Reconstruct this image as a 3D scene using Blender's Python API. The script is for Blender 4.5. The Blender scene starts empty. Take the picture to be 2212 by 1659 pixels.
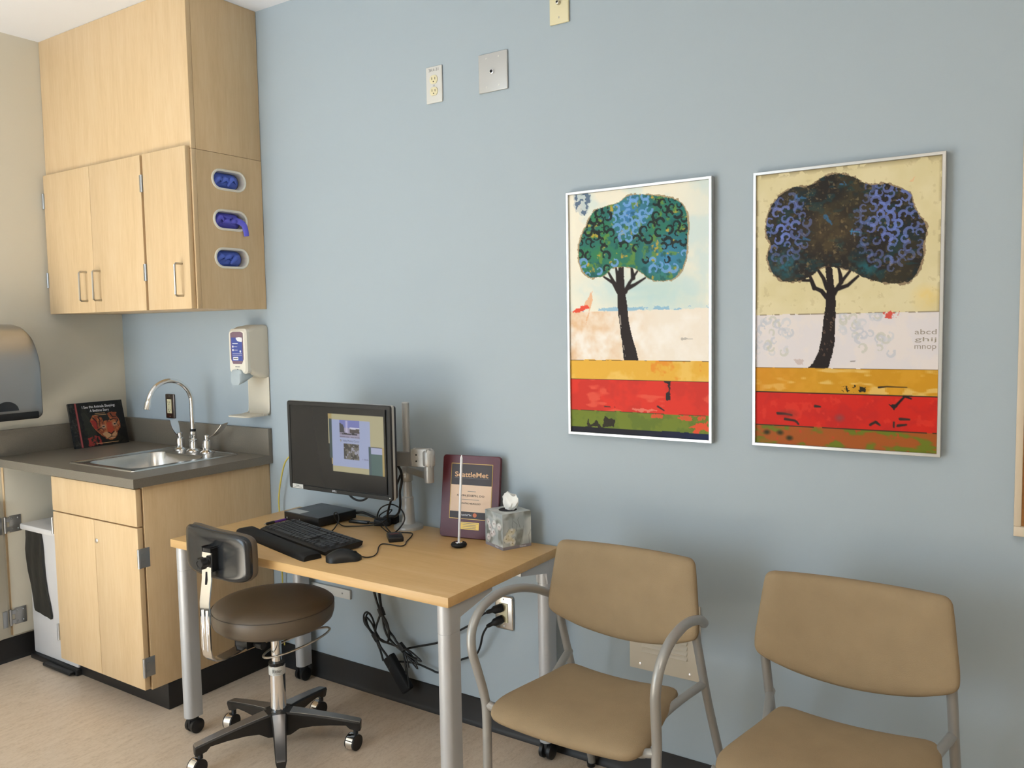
import bpy, bmesh, math, random
import numpy as np
from mathutils import Vector, Matrix

random.seed(7)
R = math.radians
PI = math.pi
scene = bpy.context.scene
C = scene.collection

def lin(c):
    c = c / 255.0
    return c / 12.92 if c <= 0.04045 else ((c + 0.055) / 1.055) ** 2.4

def S(r, g, b):
    return (lin(r), lin(g), lin(b), 1.0)

# ------------------------------------------------------------------ camera, sky, sun, large lights, exposure
YAW, PITCH, ROLL = 0.5864, -0.0720, -0.0173
cam_d = bpy.data.cameras.new('camera')
cam = bpy.data.objects.new('camera', cam_d)
C.objects.link(cam)
cam_d.sensor_fit = 'HORIZONTAL'
cam_d.sensor_width = 36.0
cam_d.lens = 1786.56 / 2212.0 * 36.0
cam_d.clip_start = 0.05
_cy, _sy, _cp, _sp = math.cos(YAW), math.sin(YAW), math.cos(PITCH), math.sin(PITCH)
fwd = Vector((-_sy * _cp, _cy * _cp, _sp))
rgt = Vector((_cy, _sy, 0))
upv = rgt.cross(fwd)
_c, _s = math.cos(ROLL), math.sin(ROLL)
r2 = _c * rgt + _s * upv
u2 = -_s * rgt + _c * upv
m = Matrix((r2, u2, -fwd)).transposed().to_4x4()
m.translation = Vector((3.8663, -2.3518, 1.4548))
cam.matrix_world = m
scene.camera = cam

world = bpy.data.worlds.new('daylight_sky')
scene.world = world
world.use_nodes = True
wn = world.node_tree.nodes
wn['Background'].inputs['Color'].default_value = (0.62, 0.80, 1.0, 1)
wn['Background'].inputs['Strength'].default_value = 0.6

def light(name, kind, loc, target, energy, color, **kw):
    d = bpy.data.lights.new(name, kind)
    d.energy = energy
    d.color = color
    for k, v in kw.items():
        setattr(d, k, v)
    o = bpy.data.objects.new(name, d)
    C.objects.link(o)
    o.location = loc
    o.rotation_euler = (Vector(target) - Vector(loc)).to_track_quat('-Z', 'Y').to_euler()
    return o

# room: blue wall y=0, beige wall x=0, window wall at y=YF, far wall x=XR
XR, YF, H = 5.2, -4.2, 2.756
WX0, WX1, WZ0, WZ1 = 0.10, 2.00, 0.25, 2.45        # window opening
light('sun', 'SUN', (0.4, -8, 4.4), (0.75, -4.2, 0.0), 31.0, (0.86, 0.95, 1.0), angle=R(3))
light('window_daylight', 'AREA', ((WX0 + WX1) / 2, YF - 0.25, (WZ0 + WZ1) / 2), (1.0, 0, 1.3), 34.0,
      (0.72, 0.87, 1.0), shape='RECTANGLE', size=WX1 - WX0, size_y=WZ1 - WZ0)
light('ceiling_fill', 'AREA', (3.9, -2.2, H - 0.02), (3.9, -2.2, 0), 10.0, (1.0, 0.88, 0.74), shape='RECTANGLE', size=0.6, size_y=1.2)  # unseen overhead fill, added to warm and lift the right side
scene.view_settings.view_transform = 'Standard'
scene.view_settings.look = 'None'
scene.view_settings.exposure = 1.0
scene.view_settings.gamma = 1.0
scene.view_settings.use_curve_mapping = False

# ------------------------------------------------------------------ materials
M = {}

def mat(name, col, rough=0.5, metal=0.0, spec=0.5, coat=0.0, bump=0.0, bscale=200.0, vary=0.0, vscale=6.0, emit=None, trans=0.0):
    mm = bpy.data.materials.new(name)
    mm.use_nodes = True
    nt = mm.node_tree
    b = nt.nodes['Principled BSDF']
    b.inputs['Base Color'].default_value = col
    b.inputs['Roughness'].default_value = rough
    b.inputs['Metallic'].default_value = metal
    b.inputs['Specular IOR Level'].default_value = spec
    b.inputs['Coat Weight'].default_value = coat
    b.inputs['Transmission Weight'].default_value = trans
    if bump or vary:
        tc = nt.nodes.new('ShaderNodeTexCoord')
    if bump:
        n = nt.nodes.new('ShaderNodeTexNoise')
        n.inputs['Scale'].default_value = bscale
        n.inputs['Detail'].default_value = 4
        nt.links.new(tc.outputs['Object'], n.inputs['Vector'])
        bp = nt.nodes.new('ShaderNodeBump')
        bp.inputs['Strength'].default_value = bump
        bp.inputs['Distance'].default_value = 0.002
        nt.links.new(n.outputs['Fac'], bp.inputs['Height'])
        nt.links.new(bp.outputs['Normal'], b.inputs['Normal'])
    if vary:
        n2 = nt.nodes.new('ShaderNodeTexNoise')
        n2.inputs['Scale'].default_value = vscale
        n2.inputs['Detail'].default_value = 5
        nt.links.new(tc.outputs['Object'], n2.inputs['Vector'])
        rp = nt.nodes.new('ShaderNodeValToRGB')
        rp.color_ramp.elements[0].position = 0.3
        rp.color_ramp.elements[1].position = 0.7
        rp.color_ramp.elements[0].color = tuple(c * (1 - vary) for c in col[:3]) + (1,)
        rp.color_ramp.elements[1].color = tuple(min(1, c * (1 + vary)) for c in col[:3]) + (1,)
        nt.links.new(n2.outputs['Fac'], rp.inputs['Fac'])
        nt.links.new(rp.outputs['Color'], b.inputs['Base Color'])
    if emit:
        b.inputs['Emission Color'].default_value = emit[0]
        b.inputs['Emission Strength'].default_value = emit[1]
    M[name] = mm
    return mm

def grain(name, c_dark, c_mid, c_light, stretch, rough=0.42, fine=0.35, spec=0.4, flecks=True):
    """laminate or sheet with long fine grain; stretch = per-axis scale, small along the grain"""
    mm = bpy.data.materials.new(name)
    mm.use_nodes = True
    nt = mm.node_tree
    b = nt.nodes['Principled BSDF']
    b.inputs['Roughness'].default_value = rough
    b.inputs['Specular IOR Level'].default_value = spec
    tc = nt.nodes.new('ShaderNodeTexCoord')
    mp = nt.nodes.new('ShaderNodeMapping')
    mp.inputs['Scale'].default_value = stretch
    nt.links.new(tc.outputs['Object'], mp.inputs['Vector'])
    n1 = nt.nodes.new('ShaderNodeTexNoise')
    n1.inputs['Scale'].default_value = 1.0
    n1.inputs['Detail'].default_value = 6
    n1.inputs['Roughness'].default_value = 0.6
    n1.inputs['Distortion'].default_value = 0.6
    nt.links.new(mp.outputs['Vector'], n1.inputs['Vector'])
    n2 = nt.nodes.new('ShaderNodeTexNoise')
    n2.inputs['Scale'].default_value = 6.0
    n2.inputs['Detail'].default_value = 3
    nt.links.new(mp.outputs['Vector'], n2.inputs['Vector'])
    mx = nt.nodes.new('ShaderNodeMix')
    mx.data_type = 'FLOAT'
    mx.inputs[0].default_value = fine
    nt.links.new(n1.outputs['Fac'], mx.inputs[2])
    nt.links.new(n2.outputs['Fac'], mx.inputs[3])
    rp = nt.nodes.new('ShaderNodeValToRGB')
    e = rp.color_ramp.elements
    e[0].position, e[0].color = 0.30, c_dark
    e[1].position, e[1].color = 0.72, c_light
    k = e.new(0.5)
    k.color = c_mid
    nt.links.new(mx.outputs[0], rp.inputs['Fac'])
    nt.links.new(rp.outputs['Color'], b.inputs['Base Color'])
    M[name] = mm
    return mm

mat('wall_blue', S(165, 177, 185), 0.55, spec=0.3, bump=0.10, bscale=260)
mat('wall_beige', S(214, 209, 195), 0.6, spec=0.3, bump=0.08, bscale=260)
mat('wall_white', S(214, 210, 200), 0.6, spec=0.3)
mat('ceiling_white', S(230, 233, 240), 0.8, spec=0.2)
grain('vinyl_floor', S(186, 165, 142), S(212, 193, 171), S(221, 205, 186), (52, 13, 52), rough=0.36, fine=0.5)
grain('maple', S(204, 174, 132), S(213, 184, 143), S(219, 193, 155), (20, 20, 2.2))
grain('maple_desk', S(198, 160, 106), S(206, 168, 114), S(213, 178, 127), (1.6, 20, 20), rough=0.38)
mat('maple_edge', S(232, 205, 162), 0.45, vary=0.05, vscale=30)
mat('maple_dark', S(150, 106, 66), 0.6)
mat('melamine', S(216, 210, 194), 0.45, vary=0.02)
mat('counter', S(116, 109, 98), 0.36, spec=0.45, vary=0.10, vscale=400)
mat('rubber_base', S(30, 28, 27), 0.5, bump=0.05)
mat('chrome', (0.86, 0.86, 0.87, 1), 0.06, 1.0)
mat('steel', (0.60, 0.59, 0.57, 1), 0.24, 1.0, bump=0.03, bscale=500)
mat('brushed_steel', (0.46, 0.455, 0.45, 1), 0.36, 1.0, bump=0.05, bscale=300)
mat('hinge_steel', (0.44, 0.45, 0.46, 1), 0.36, 0.9)
mat('nickel', (0.50, 0.47, 0.42, 1), 0.28, 1.0)
mat('silver_paint', S(182, 181, 178), 0.38, 0.35, spec=0.5)
mat('leg_paint', S(190, 191, 193), 0.36, 0.25)
mat('arm_paint', S(162, 161, 158), 0.36, 0.4)
mat('black_plastic', S(26, 26, 27), 0.42, spec=0.4)
mat('black_gloss', S(34, 36, 39), 0.22, spec=0.6)
mat('black_matte', S(22, 22, 23), 0.65, spec=0.3)
mat('key_black', S(44, 45, 48), 0.45, spec=0.4)
mat('pc_top', S(62, 66, 72), 0.42, spec=0.4)
mat('cord_black', S(16, 16, 17), 0.5)
mat('cord_yellow', S(206, 186, 84), 0.5)
mat('white_plastic', S(226, 221, 208), 0.38)
mat('cream_plastic', S(205, 198, 182), 0.42)
mat('almond', S(218, 209, 172), 0.4)
mat('gray_plastic', S(172, 184, 190), 0.35)
mat('bottle_mauve', S(128, 104, 118), 0.25)
mat('label_blue', S(72, 86, 158), 0.4)
mat('print_white', S(226, 226, 232), 0.5)
mat('print_pale', S(168, 176, 206), 0.5)
mat('print_dark', S(44, 38, 36), 0.5)
mat('print_gray', S(116, 116, 116), 0.5)
mat('print_gold', S(206, 160, 112), 0.4)
mat('print_red', S(168, 70, 80), 0.5)
mat('print_lilac', S(132, 136, 172), 0.5, emit=(S(118, 122, 160), 0.55))
mat('stencil', S(150, 140, 128), 0.6)
mat('glove_blue', S(82, 108, 206), 0.45, bump=0.15, bscale=60)
mat('glove_violet', S(92, 92, 206), 0.45, bump=0.15, bscale=60)
mat('dark_hole', S(30, 26, 30), 0.9)
mat('card_gray', S(120, 112, 104), 0.8)
mat('bag_black', S(38, 37, 34), 0.42, bump=0.5, bscale=26)
mat('bin_white', S(214, 210, 208), 0.4)
mat('chair_fabric', S(152, 132, 104), 0.85, spec=0.2, bump=0.5, bscale=700, vary=0.05, vscale=14)
mat('stool_vinyl', S(100, 88, 74), 0.42, spec=0.4, bump=0.1, bscale=400)
mat('stool_piping', S(70, 62, 54), 0.5)
mat('cast_dark', S(40, 39, 38), 0.42, 0.3)
mat('cast_metal', (0.36, 0.36, 0.37, 1), 0.3, 0.85)
mat('frame_metal', (0.60, 0.595, 0.58, 1), 0.30, 0.9)
mat('plaque_wood', S(88, 40, 46), 0.33, spec=0.3, vary=0.12, vscale=14)
mat('plaque_brass', S(178, 142, 66), 0.35, 0.5)
mat('plaque_black', S(52, 42, 42), 0.5)
mat('plaque_cream', S(226, 196, 168), 0.5)
mat('plaque_orange', S(200, 110, 70), 0.5)
mat('tissue', S(238, 236, 230), 0.9, spec=0.1)
mat('acrylic_white', S(226, 226, 228), 0.15)
mat('pen_purple', S(92, 50, 140), 0.3)
mat('grille_cream', S(212, 203, 186), 0.45)
mat('outlet_steel', (0.66, 0.64, 0.61, 1), 0.22, 1.0)
mat('outlet_bronze', (0.20, 0.165, 0.145, 1), 0.30, 1.0)
mat('plate_gray', S(186, 186, 184), 0.4, 0.3)
mat('plate_light', S(206, 205, 200), 0.4)
mat('cork', S(176, 126, 76), 0.9, bump=0.6, bscale=120, vary=0.15, vscale=120)
mat('board_frame', S(206, 190, 166), 0.45)
mat('glass', (1, 1, 1, 1), 0.0, trans=1.0)
mat('blue_logo', S(90, 140, 200), 0.4)

def colmat(name, rough=0.45, emit=0.0, coat=0.0, spec=0.3):
    mm = bpy.data.materials.new(name)
    mm.use_nodes = True
    nt = mm.node_tree
    b = nt.nodes['Principled BSDF']
    a = nt.nodes.new('ShaderNodeVertexColor')
    a.layer_name = 'Col'
    if emit:
        b.inputs['Base Color'].default_value = (0.012, 0.012, 0.013, 1)
    else:
        nt.links.new(a.outputs['Color'], b.inputs['Base Color'])
    b.inputs['Roughness'].default_value = rough
    b.inputs['Coat Weight'].default_value = coat
    b.inputs['Coat Roughness'].default_value = 0.12
    b.inputs['Specular IOR Level'].default_value = spec
    if emit:
        nt.links.new(a.outputs['Color'], b.inputs['Emission Color'])
        b.inputs['Emission Strength'].default_value = emit
    M[name] = mm
    return mm

colmat('print_art', 0.45, spec=0.12)
colmat('print_paper', 0.5)
colmat('print_book', 0.3)
colmat('print_screen', 0.25, emit=0.43)

# ------------------------------------------------------------------ mesh helpers
class B:
    def __init__(self):
        self.bm = bmesh.new()

    def box(self, x0, x1, y0, y1, z0, z1, bev=0.0, seg=2, rot=None):
        r = bmesh.ops.create_cube(self.bm, size=1.0)
        vs = r['verts']
        c = Vector(((x0 + x1) / 2, (y0 + y1) / 2, (z0 + z1) / 2))
        for v in vs:
            v.co = Vector((v.co.x * abs(x1 - x0), v.co.y * abs(y1 - y0), v.co.z * abs(z1 - z0)))
            if rot is not None:
                v.co = rot @ v.co
            v.co += c
        if bev:
            es = list({e for v in vs for e in v.link_edges})
            bmesh.ops.bevel(self.bm, geom=es, offset=bev, segments=seg, profile=0.5, affect='EDGES')
        return self

    def loft(self, rings, cap0=True, cap1=True, closed=True):
        prev = None
        first = None
        for ring in rings:
            cur = [self.bm.verts.new(p) for p in ring]
            if prev is not None:
                n = len(cur)
                for i in range(n if closed else n - 1):
                    j = (i + 1) % n
                    self.bm.faces.new((prev[i], prev[j], cur[j], cur[i]))
            else:
                first = cur
            prev = cur
        if cap0:
            self.bm.faces.new(list(reversed(first)))
        if cap1:
            self.bm.faces.new(prev)
        return self

    def lathe(self, prof, center=(0, 0, 0), axis='Z', seg=24):
        """prof: list of (radius, height)"""
        cx, cy, cz = center
        rings = []
        for r, h in prof:
            ring = []
            r = max(r, 1e-5)
            for i in range(seg):
                a = 2 * PI * i / seg
                p, q = r * math.cos(a), r * math.sin(a)
                if axis == 'Z':
                    ring.append((cx + p, cy + q, cz + h))
                elif axis == 'Y':
                    ring.append((cx + q, cy + h, cz + p))
                else:
                    ring.append((cx + h, cy + p, cz + q))
            rings.append(ring)
        return self.loft(rings)

    def tube(self, pts, r, seg=10, sub=6, smooth=True, flat=None, closed=False):
        pts = [Vector(p) for p in pts]
        if smooth and len(pts) > 2:
            pts = catmull(pts, sub, closed)
        n = len(pts)
        rad = r if callable(r) else (lambda t: r)
        tang = []
        for i in range(n):
            if closed:
                t = pts[(i + 1) % n] - pts[i - 1]
            else:
                t = pts[min(i + 1, n - 1)] - pts[max(i - 1, 0)]
            tang.append(t.normalized())
        ref = Vector((0, 0, 1)) if abs(tang[0].z) < 0.9 else Vector((1, 0, 0))
        nrm = (ref - tang[0] * ref.dot(tang[0])).normalized()
        rings = []
        for i in range(n):
            if i:
                nrm = (nrm - tang[i] * nrm.dot(tang[i]))
                nrm = nrm.normalized() if nrm.length > 1e-6 else tang[i].orthogonal().normalized()
            bi = tang[i].cross(nrm)
            rr = rad(i / max(1, n - 1))
            ring = []
            for k in range(seg):
                a = 2 * PI * k / seg
                ring.append(pts[i] + nrm * (math.cos(a) * rr) + bi * (math.sin(a) * rr * (flat or 1.0)))
            rings.append(ring)
        if closed:
            rings.append(rings[0])
            return self.loft(rings, False, False)
        return self.loft(rings)

    def prism(self, poly, axis, a, b, bev=0.0):
        """poly in the two axes other than axis (cyclic order x,y,z without axis), extruded a..b"""
        def P3(p, h):
            if axis == 'Z':
                return (p[0], p[1], h)
            if axis == 'Y':
                return (p[0], h, p[1])
            return (h, p[0], p[1])
        v0 = [self.bm.verts.new(P3(p, a)) for p in poly]
        v1 = [self.bm.verts.new(P3(p, b)) for p in poly]
        n = len(poly)
        f0 = self.bm.faces.new(v0)
        f1 = self.bm.faces.new(list(reversed(v1)))
        for i in range(n):
            j = (i + 1) % n
            self.bm.faces.new((v0[j], v0[i], v1[i], v1[j]))
        if bev:
            es = list(f0.edges) + list(f1.edges)
            bmesh.ops.bevel(self.bm, geom=es, offset=bev, segments=2, profile=0.5, affect='EDGES')
        return self

    def pad(self, outline, h, n=5.0, rings=12, bend=None, top=1.0, bottom=1.0, plane='XY'):
        """upholstered pad: closed outline (2D), half thickness h, squircle edge; bend(u,v)->offset"""
        cx = sum(p[0] for p in outline) / len(outline)
        cy = sum(p[1] for p in outline) / len(outline)
        loops = []
        ts = [math.sin(PI / 2 * i / rings) for i in range(1, rings + 1)]
        seq = [(t, top) for t in ts] + [(t, -bottom) for t in reversed(ts[:-1])]
        for t, sg in seq:
            hh = h * sg * max(0.0, 1 - t ** n) ** (1 / 2.2)
            ring = []
            for px, py in outline:
                u, v = cx + (px - cx) * t, cy + (py - cy) * t
                o = hh + (bend(u, v) if bend else 0.0)
                ring.append((u, v, o) if plane == 'XY' else (u, o, v))
            loops.append(ring)
        return self.loft(loops)

    def obj(self, name, material, parent=None, smooth=35, kind=None):
        bmesh.ops.recalc_face_normals(self.bm, faces=self.bm.faces)
        me = bpy.data.meshes.new(name)
        self.bm.to_mesh(me)
        self.bm.free()
        return link(name, me, material, parent, smooth, kind)

def root_matrix(o):
    r = o
    while r.parent is not None:
        r = r.parent
    return Matrix.Translation(r.location) @ r.rotation_euler.to_matrix().to_4x4()

def link(name, me, material, parent=None, smooth=35, kind=None):
    o = bpy.data.objects.new(name, me)
    C.objects.link(o)
    if material is not None:
        me.materials.append(M[material] if isinstance(material, str) else material)
    if smooth:
        me.shade_smooth()
        me.set_sharp_from_angle(angle=R(smooth))
    if parent is not None:
        me.transform(root_matrix(parent).inverted())
        o.parent = parent
    if kind:
        o['kind'] = kind
    return o

def thing(name, label, cat, loc=(0, 0, 0), rotz=0.0, group=None):
    o = bpy.data.objects.new(name, None)
    o.empty_display_size = 0.05
    C.objects.link(o)
    o.location = loc
    o.rotation_euler = (0, 0, rotz)
    o['label'] = label
    o['category'] = cat
    if group:
        o['group'] = group
    return o

def tag(o, label, cat, group=None):
    """a thing that is one mesh: move its origin to its base centre"""
    me = o.data
    co = np.empty(len(me.vertices) * 3)
    me.vertices.foreach_get('co', co)
    co = co.reshape(-1, 3)
    c = (co.min(0) + co.max(0)) / 2
    c[2] = co[:, 2].min()
    me.transform(Matrix.Translation(-Vector(c)))
    o.location = c
    o['label'] = label
    o['category'] = cat
    if group:
        o['group'] = group
    return o

def struct(o):
    o['kind'] = 'structure'
    return o

def catmull(pts, sub=6, closed=False):
    out = []
    n = len(pts)
    rng = range(n) if closed else range(n - 1)
    for i in rng:
        p0 = pts[(i - 1) % n] if (closed or i > 0) else pts[0] * 2 - pts[1]
        p1, p2 = pts[i], pts[(i + 1) % n]
        p3 = pts[(i + 2) % n] if (closed or i + 2 < n) else p2 * 2 - p1
        for k in range(sub):
            t = k / sub
            out.append(0.5 * ((2 * p1) + (p2 - p0) * t + (2 * p0 - 5 * p1 + 4 * p2 - p3) * t * t + (3 * p1 - p0 - 3 * p2 + p3) * t ** 3))
    if not closed:
        out.append(pts[-1])
    return out

def chaikin(poly, it=3):
    p = [(a[0], a[1]) for a in poly]
    for _ in range(it):
        q = []
        for i in range(len(p)):
            (x0, y0), (x1, y1) = p[i], p[(i + 1) % len(p)]
            q += [(x0 * .75 + x1 * .25, y0 * .75 + y1 * .25), (x0 * .25 + x1 * .75, y0 * .25 + y1 * .75)]
        p = q
    return p

def cat2(poly, sub=6):
    return [(v.x, v.y) for v in catmull([Vector((p[0], p[1], 0)) for p in poly], sub, True)]

def rrect(x0, x1, y0, y1, r, seg=6):
    out = []
    for cx, cy, a0 in ((x1 - r, y1 - r, 0), (x0 + r, y1 - r, 90), (x0 + r, y0 + r, 180), (x1 - r, y0 + r, 270)):
        for k in range(seg + 1):
            a = R(a0 + 90 * k / seg)
            out.append((cx + r * math.cos(a), cy + r * math.sin(a)))
    return out

def text(body, width, height, origin, udir, vdir, material, parent, name='lettering', lift=0.0004, bold=0.0, align='CENTER'):
    """flat lettering as mesh, fitted to width x height, centred at origin"""
    cu = bpy.data.curves.new(name, 'FONT')
    cu.body = body
    cu.size = 1.0
    cu.align_x = align
    cu.resolution_u = 3
    cu.offset = bold
    cu.space_line = 0.85
    o = bpy.data.objects.new(name, cu)
    C.objects.link(o)
    dg = bpy.context.evaluated_depsgraph_get()
    me = bpy.data.meshes.new_from_object(o.evaluated_get(dg))
    bpy.data.objects.remove(o)
    bpy.data.curves.remove(cu)
    n = len(me.vertices)
    co = np.empty(n * 3)
    me.vertices.foreach_get('co', co)
    co = co.reshape(-1, 3)
    mn, mx = co.min(0), co.max(0)
    u, v = Vector(udir).normalized(), Vector(vdir).normalized()
    w = u.cross(v)
    su = width / max(1e-6, mx[0] - mn[0])
    sv = height / max(1e-6, mx[1] - mn[1])
    cu_, cv_ = (mn[0] + mx[0]) / 2, (mn[1] + mx[1]) / 2
    O = np.array(origin) + np.array(w) * lift
    new = O + np.outer((co[:, 0] - cu_) * su, np.array(u)) + np.outer((co[:, 1] - cv_) * sv, np.array(v))
    me.vertices.foreach_set('co', new.ravel())
    me.materials.clear()
    me.update()
    return link(name, me, material, parent, 0)

# ---- painted flat prints: a fine grid whose vertices carry the print's colours
def vnoise(ny, nx, cell, seed):
    rg = np.random.default_rng(seed)
    gy, gx = int(ny / cell) + 3, int(nx / cell) + 3
    g = rg.random((gy, gx))
    y = np.arange(ny) / cell
    x = np.arange(nx) / cell
    yi, xi = y.astype(int), x.astype(int)
    fy, fx = y - yi, x - xi
    fy, fx = fy * fy * (3 - 2 * fy), fx * fx * (3 - 2 * fx)
    a = g[np.ix_(yi, xi)]
    b = g[np.ix_(yi, xi + 1)]
    c = g[np.ix_(yi + 1, xi)]
    d = g[np.ix_(yi + 1, xi + 1)]
    fy = fy[:, None]
    return (a * (1 - fx) + b * fx) * (1 - fy) + (c * (1 - fx) + d * fx) * fy

def fbm(ny, nx, cell, seed, octs=4, sx=1.0):
    out = np.zeros((ny, nx))
    amp, tot = 1.0, 0.0
    for k in range(octs):
        c = max(1.2, cell / 2 ** k)
        if sx != 1.0:
            t = vnoise(ny, int(nx / sx) + 2, c, seed + k * 17)
            idx = np.clip((np.arange(nx) / sx).astype(int), 0, t.shape[1] - 1)
            t = t[:, idx]
        else:
            t = vnoise(ny, nx, c, seed + k * 17)
        out += amp * t
        tot += amp
        amp *= 0.55
    return out / tot

class Paint:
    def __init__(self, nx, ny, base):
        self.nx, self.ny = nx, ny
        self.c = np.zeros((ny, nx, 3)) + np.array(base, float)
        self.v, self.u = np.meshgrid(np.linspace(0, 1, ny), np.linspace(0, 1, nx), indexing='ij')

    def blend(self, mask, col):
        mm = np.clip(mask, 0, 1)[..., None]
        self.c = self.c * (1 - mm) + np.array(col, float) * mm

    def n(self, cell, seed, octs=4, sx=1.0):
        return fbm(self.ny, self.nx, cell, seed, octs, sx)

    def poly(self, pts, jit=0.0, seed=0, cell=6):
        u, v = self.u, self.v
        if jit:
            u = u + (self.n(cell, seed) - 0.5) * 2 * jit
            v = v + (self.n(cell, seed + 5) - 0.5) * 2 * jit
        inside = np.zeros(u.shape, bool)
        n = len(pts)
        for i in range(n):
            x1, y1 = pts[i]
            x2, y2 = pts[(i + 1) % n]
            if y1 == y2:
                continue
            cond = (y1 > v) != (y2 > v)
            xi = (x2 - x1) * (v - y1) / (y2 - y1) + x1
            inside ^= cond & (u < xi)
        return inside.astype(float)

    def rect(self, u0, u1, v0, v1, jit=0.0, seed=0, cell=6):
        u, v = self.u, self.v
        if jit:
            v = v + (self.n(cell, seed) - 0.5) * 2 * jit
            u = u + (self.n(cell, seed + 3) - 0.5) * 2 * jit
        return ((u >= u0) & (u <= u1) & (v >= v0) & (v <= v1)).astype(float)

    def stroke(self, pts, w0, w1, asp, jit=0.0, seed=0):
        """tapered brush line through pts; asp = height/width of the print"""
        u, v = self.u, self.v * asp
        if jit:
            u = u + (self.n(5, seed) - 0.5) * 2 * jit
        out = np.zeros(u.shape)
        n = len(pts)
        for i in range(n - 1):
            x1, y1, x2, y2 = pts[i][0], pts[i][1] * asp, pts[i + 1][0], pts[i + 1][1] * asp
            dx, dy = x2 - x1, y2 - y1
            L = dx * dx + dy * dy + 1e-12
            t = np.clip(((u - x1) * dx + (v - y1) * dy) / L, 0, 1)
            d = np.hypot(u - x1 - t * dx, v - y1 - t * dy)
            w = w0 + (w1 - w0) * (i + t) / (n - 1)
            out = np.maximum(out, np.clip((w - d) * self.nx / 1.2 + 0.5, 0, 1))
        return out

    def scroll(self, cu, cv, r, ang, hand, asp, thick=0.62, span=4.3):
        """one comma-shaped curl of the stencil ornament"""
        x, y = self.u - cu, (self.v - cv) * asp
        sel = (np.abs(x) < r * 1.7) & (np.abs(y) < r * 1.7)
        th = (np.arctan2(y, x) * hand - ang) % (2 * PI)
        rho = np.hypot(x, y)
        t = np.clip(th / span, 0, 1)
        rr = r * (1.0 - 0.42 * t)
        wd = r * thick * np.clip(1 - t, 0, 1) ** 0.55 * np.clip(0.55 + 3 * t, 0, 1)
        on = (th < span) & (np.abs(rho - rr) < wd * 0.62)
        ex, ey = r * 0.58 * math.cos((span + ang) * hand), r * 0.58 * math.sin((span + ang) * hand)
        on |= np.hypot(x - ex, y - ey) < r * 0.22
        on |= np.hypot(x - r * math.cos(ang * hand), y - r * math.sin(ang * hand)) < r * 0.34
        return (on & sel).astype(float)

    def obj(self, name, material, parent, origin, uvec, vvec, kind=None):
        """origin = top-left corner, uvec to the right edge, vvec to the bottom edge"""
        nx, ny = self.nx, self.ny
        O, U, V = np.array(origin, float), np.array(uvec, float), np.array(vvec, float)
        co = (O + self.u[..., None] * U + self.v[..., None] * V).reshape(-1, 3)
        idx = np.arange(nx * ny).reshape(ny, nx)
        q = np.stack([idx[:-1, :-1], idx[1:, :-1], idx[1:, 1:], idx[:-1, 1:]], -1).reshape(-1, 4)
        me = bpy.data.meshes.new(name)
        me.vertices.add(len(co))
        me.vertices.foreach_set('co', co.astype(np.float32).ravel())
        me.loops.add(q.size)
        me.loops.foreach_set('vertex_index', q.astype(np.int32).ravel())
        me.polygons.add(len(q))
        me.polygons.foreach_set('loop_start', np.arange(0, q.size, 4, dtype=np.int32))
        me.update(calc_edges=True)
        a = me.color_attributes.new('Col', 'FLOAT_COLOR', 'POINT')
        c = np.clip(self.c, 0, 255).reshape(-1, 3) / 255.0
        l = np.where(c <= 0.04045, c / 12.92, ((c + 0.055) / 1.055) ** 2.4)
        a.data.foreach_set('color', np.concatenate([l, np.ones((len(l), 1))], 1).astype(np.float32).ravel())
        return link(name, me, material, parent, 0, kind)

# ================================================================== room shell
struct(B().box(-0.1, XR + 0.1, YF - 0.1, 0.1, -0.1, 0).obj('floor', 'vinyl_floor'))
struct(B().box(-0.1, XR + 0.1, YF - 0.1, 0.1, H, H + 0.1).obj('ceiling', 'ceiling_white'))
struct(B().box(-0.1, XR + 0.1, 0, 0.1, 0, H).obj('wall_back', 'wall_blue'))
struct(B().box(-0.1, 0, YF - 0.1, 0, 0, H).obj('wall_left', 'wall_beige'))
struct(B().box(XR, XR + 0.1, YF - 0.1, 0, 0, H).obj('wall_right', 'wall_white'))
b = B()
b.box(0, WX0, YF - 0.1, YF, 0, H).box(WX1, XR, YF - 0.1, YF, 0, H)
b.box(WX0, WX1, YF - 0.1, YF, 0, WZ0).box(WX0, WX1, YF - 0.1, YF, WZ1, H)
struct(b.obj('wall_front', 'wall_white'))
b = B()
for x in (WX0 + 0.02, (WX0 + WX1) / 2, WX1 - 0.02):
    b.box(x - 0.02, x + 0.02, YF - 0.08, YF - 0.02, WZ0, WZ1)
b.box(WX0, WX1, YF - 0.08, YF - 0.02, WZ0, WZ0 + 0.04).box(WX0, WX1, YF - 0.08, YF - 0.02, WZ1 - 0.04, WZ1)
struct(b.obj('window_1', 'board_frame'))
BH = 0.103
def base_profile(s):
    return [(0, 0), (s * 0.016, 0), (s * 0.010, 0.006), (s * 0.006, 0.016), (s * 0.005, BH - 0.003), (s * 0.002, BH), (0, BH)]
b = B()
b.prism([(y, z) for y, z in base_profile(-1)], 'X', 1.05, XR)
struct(b.obj('baseboard_back', 'rubber_base'))
b = B()
b.prism([(x, z) for x, z in base_profile(1)], 'Y', YF, -0.02)
struct(b.obj('baseboard_left', 'rubber_base'))

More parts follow.
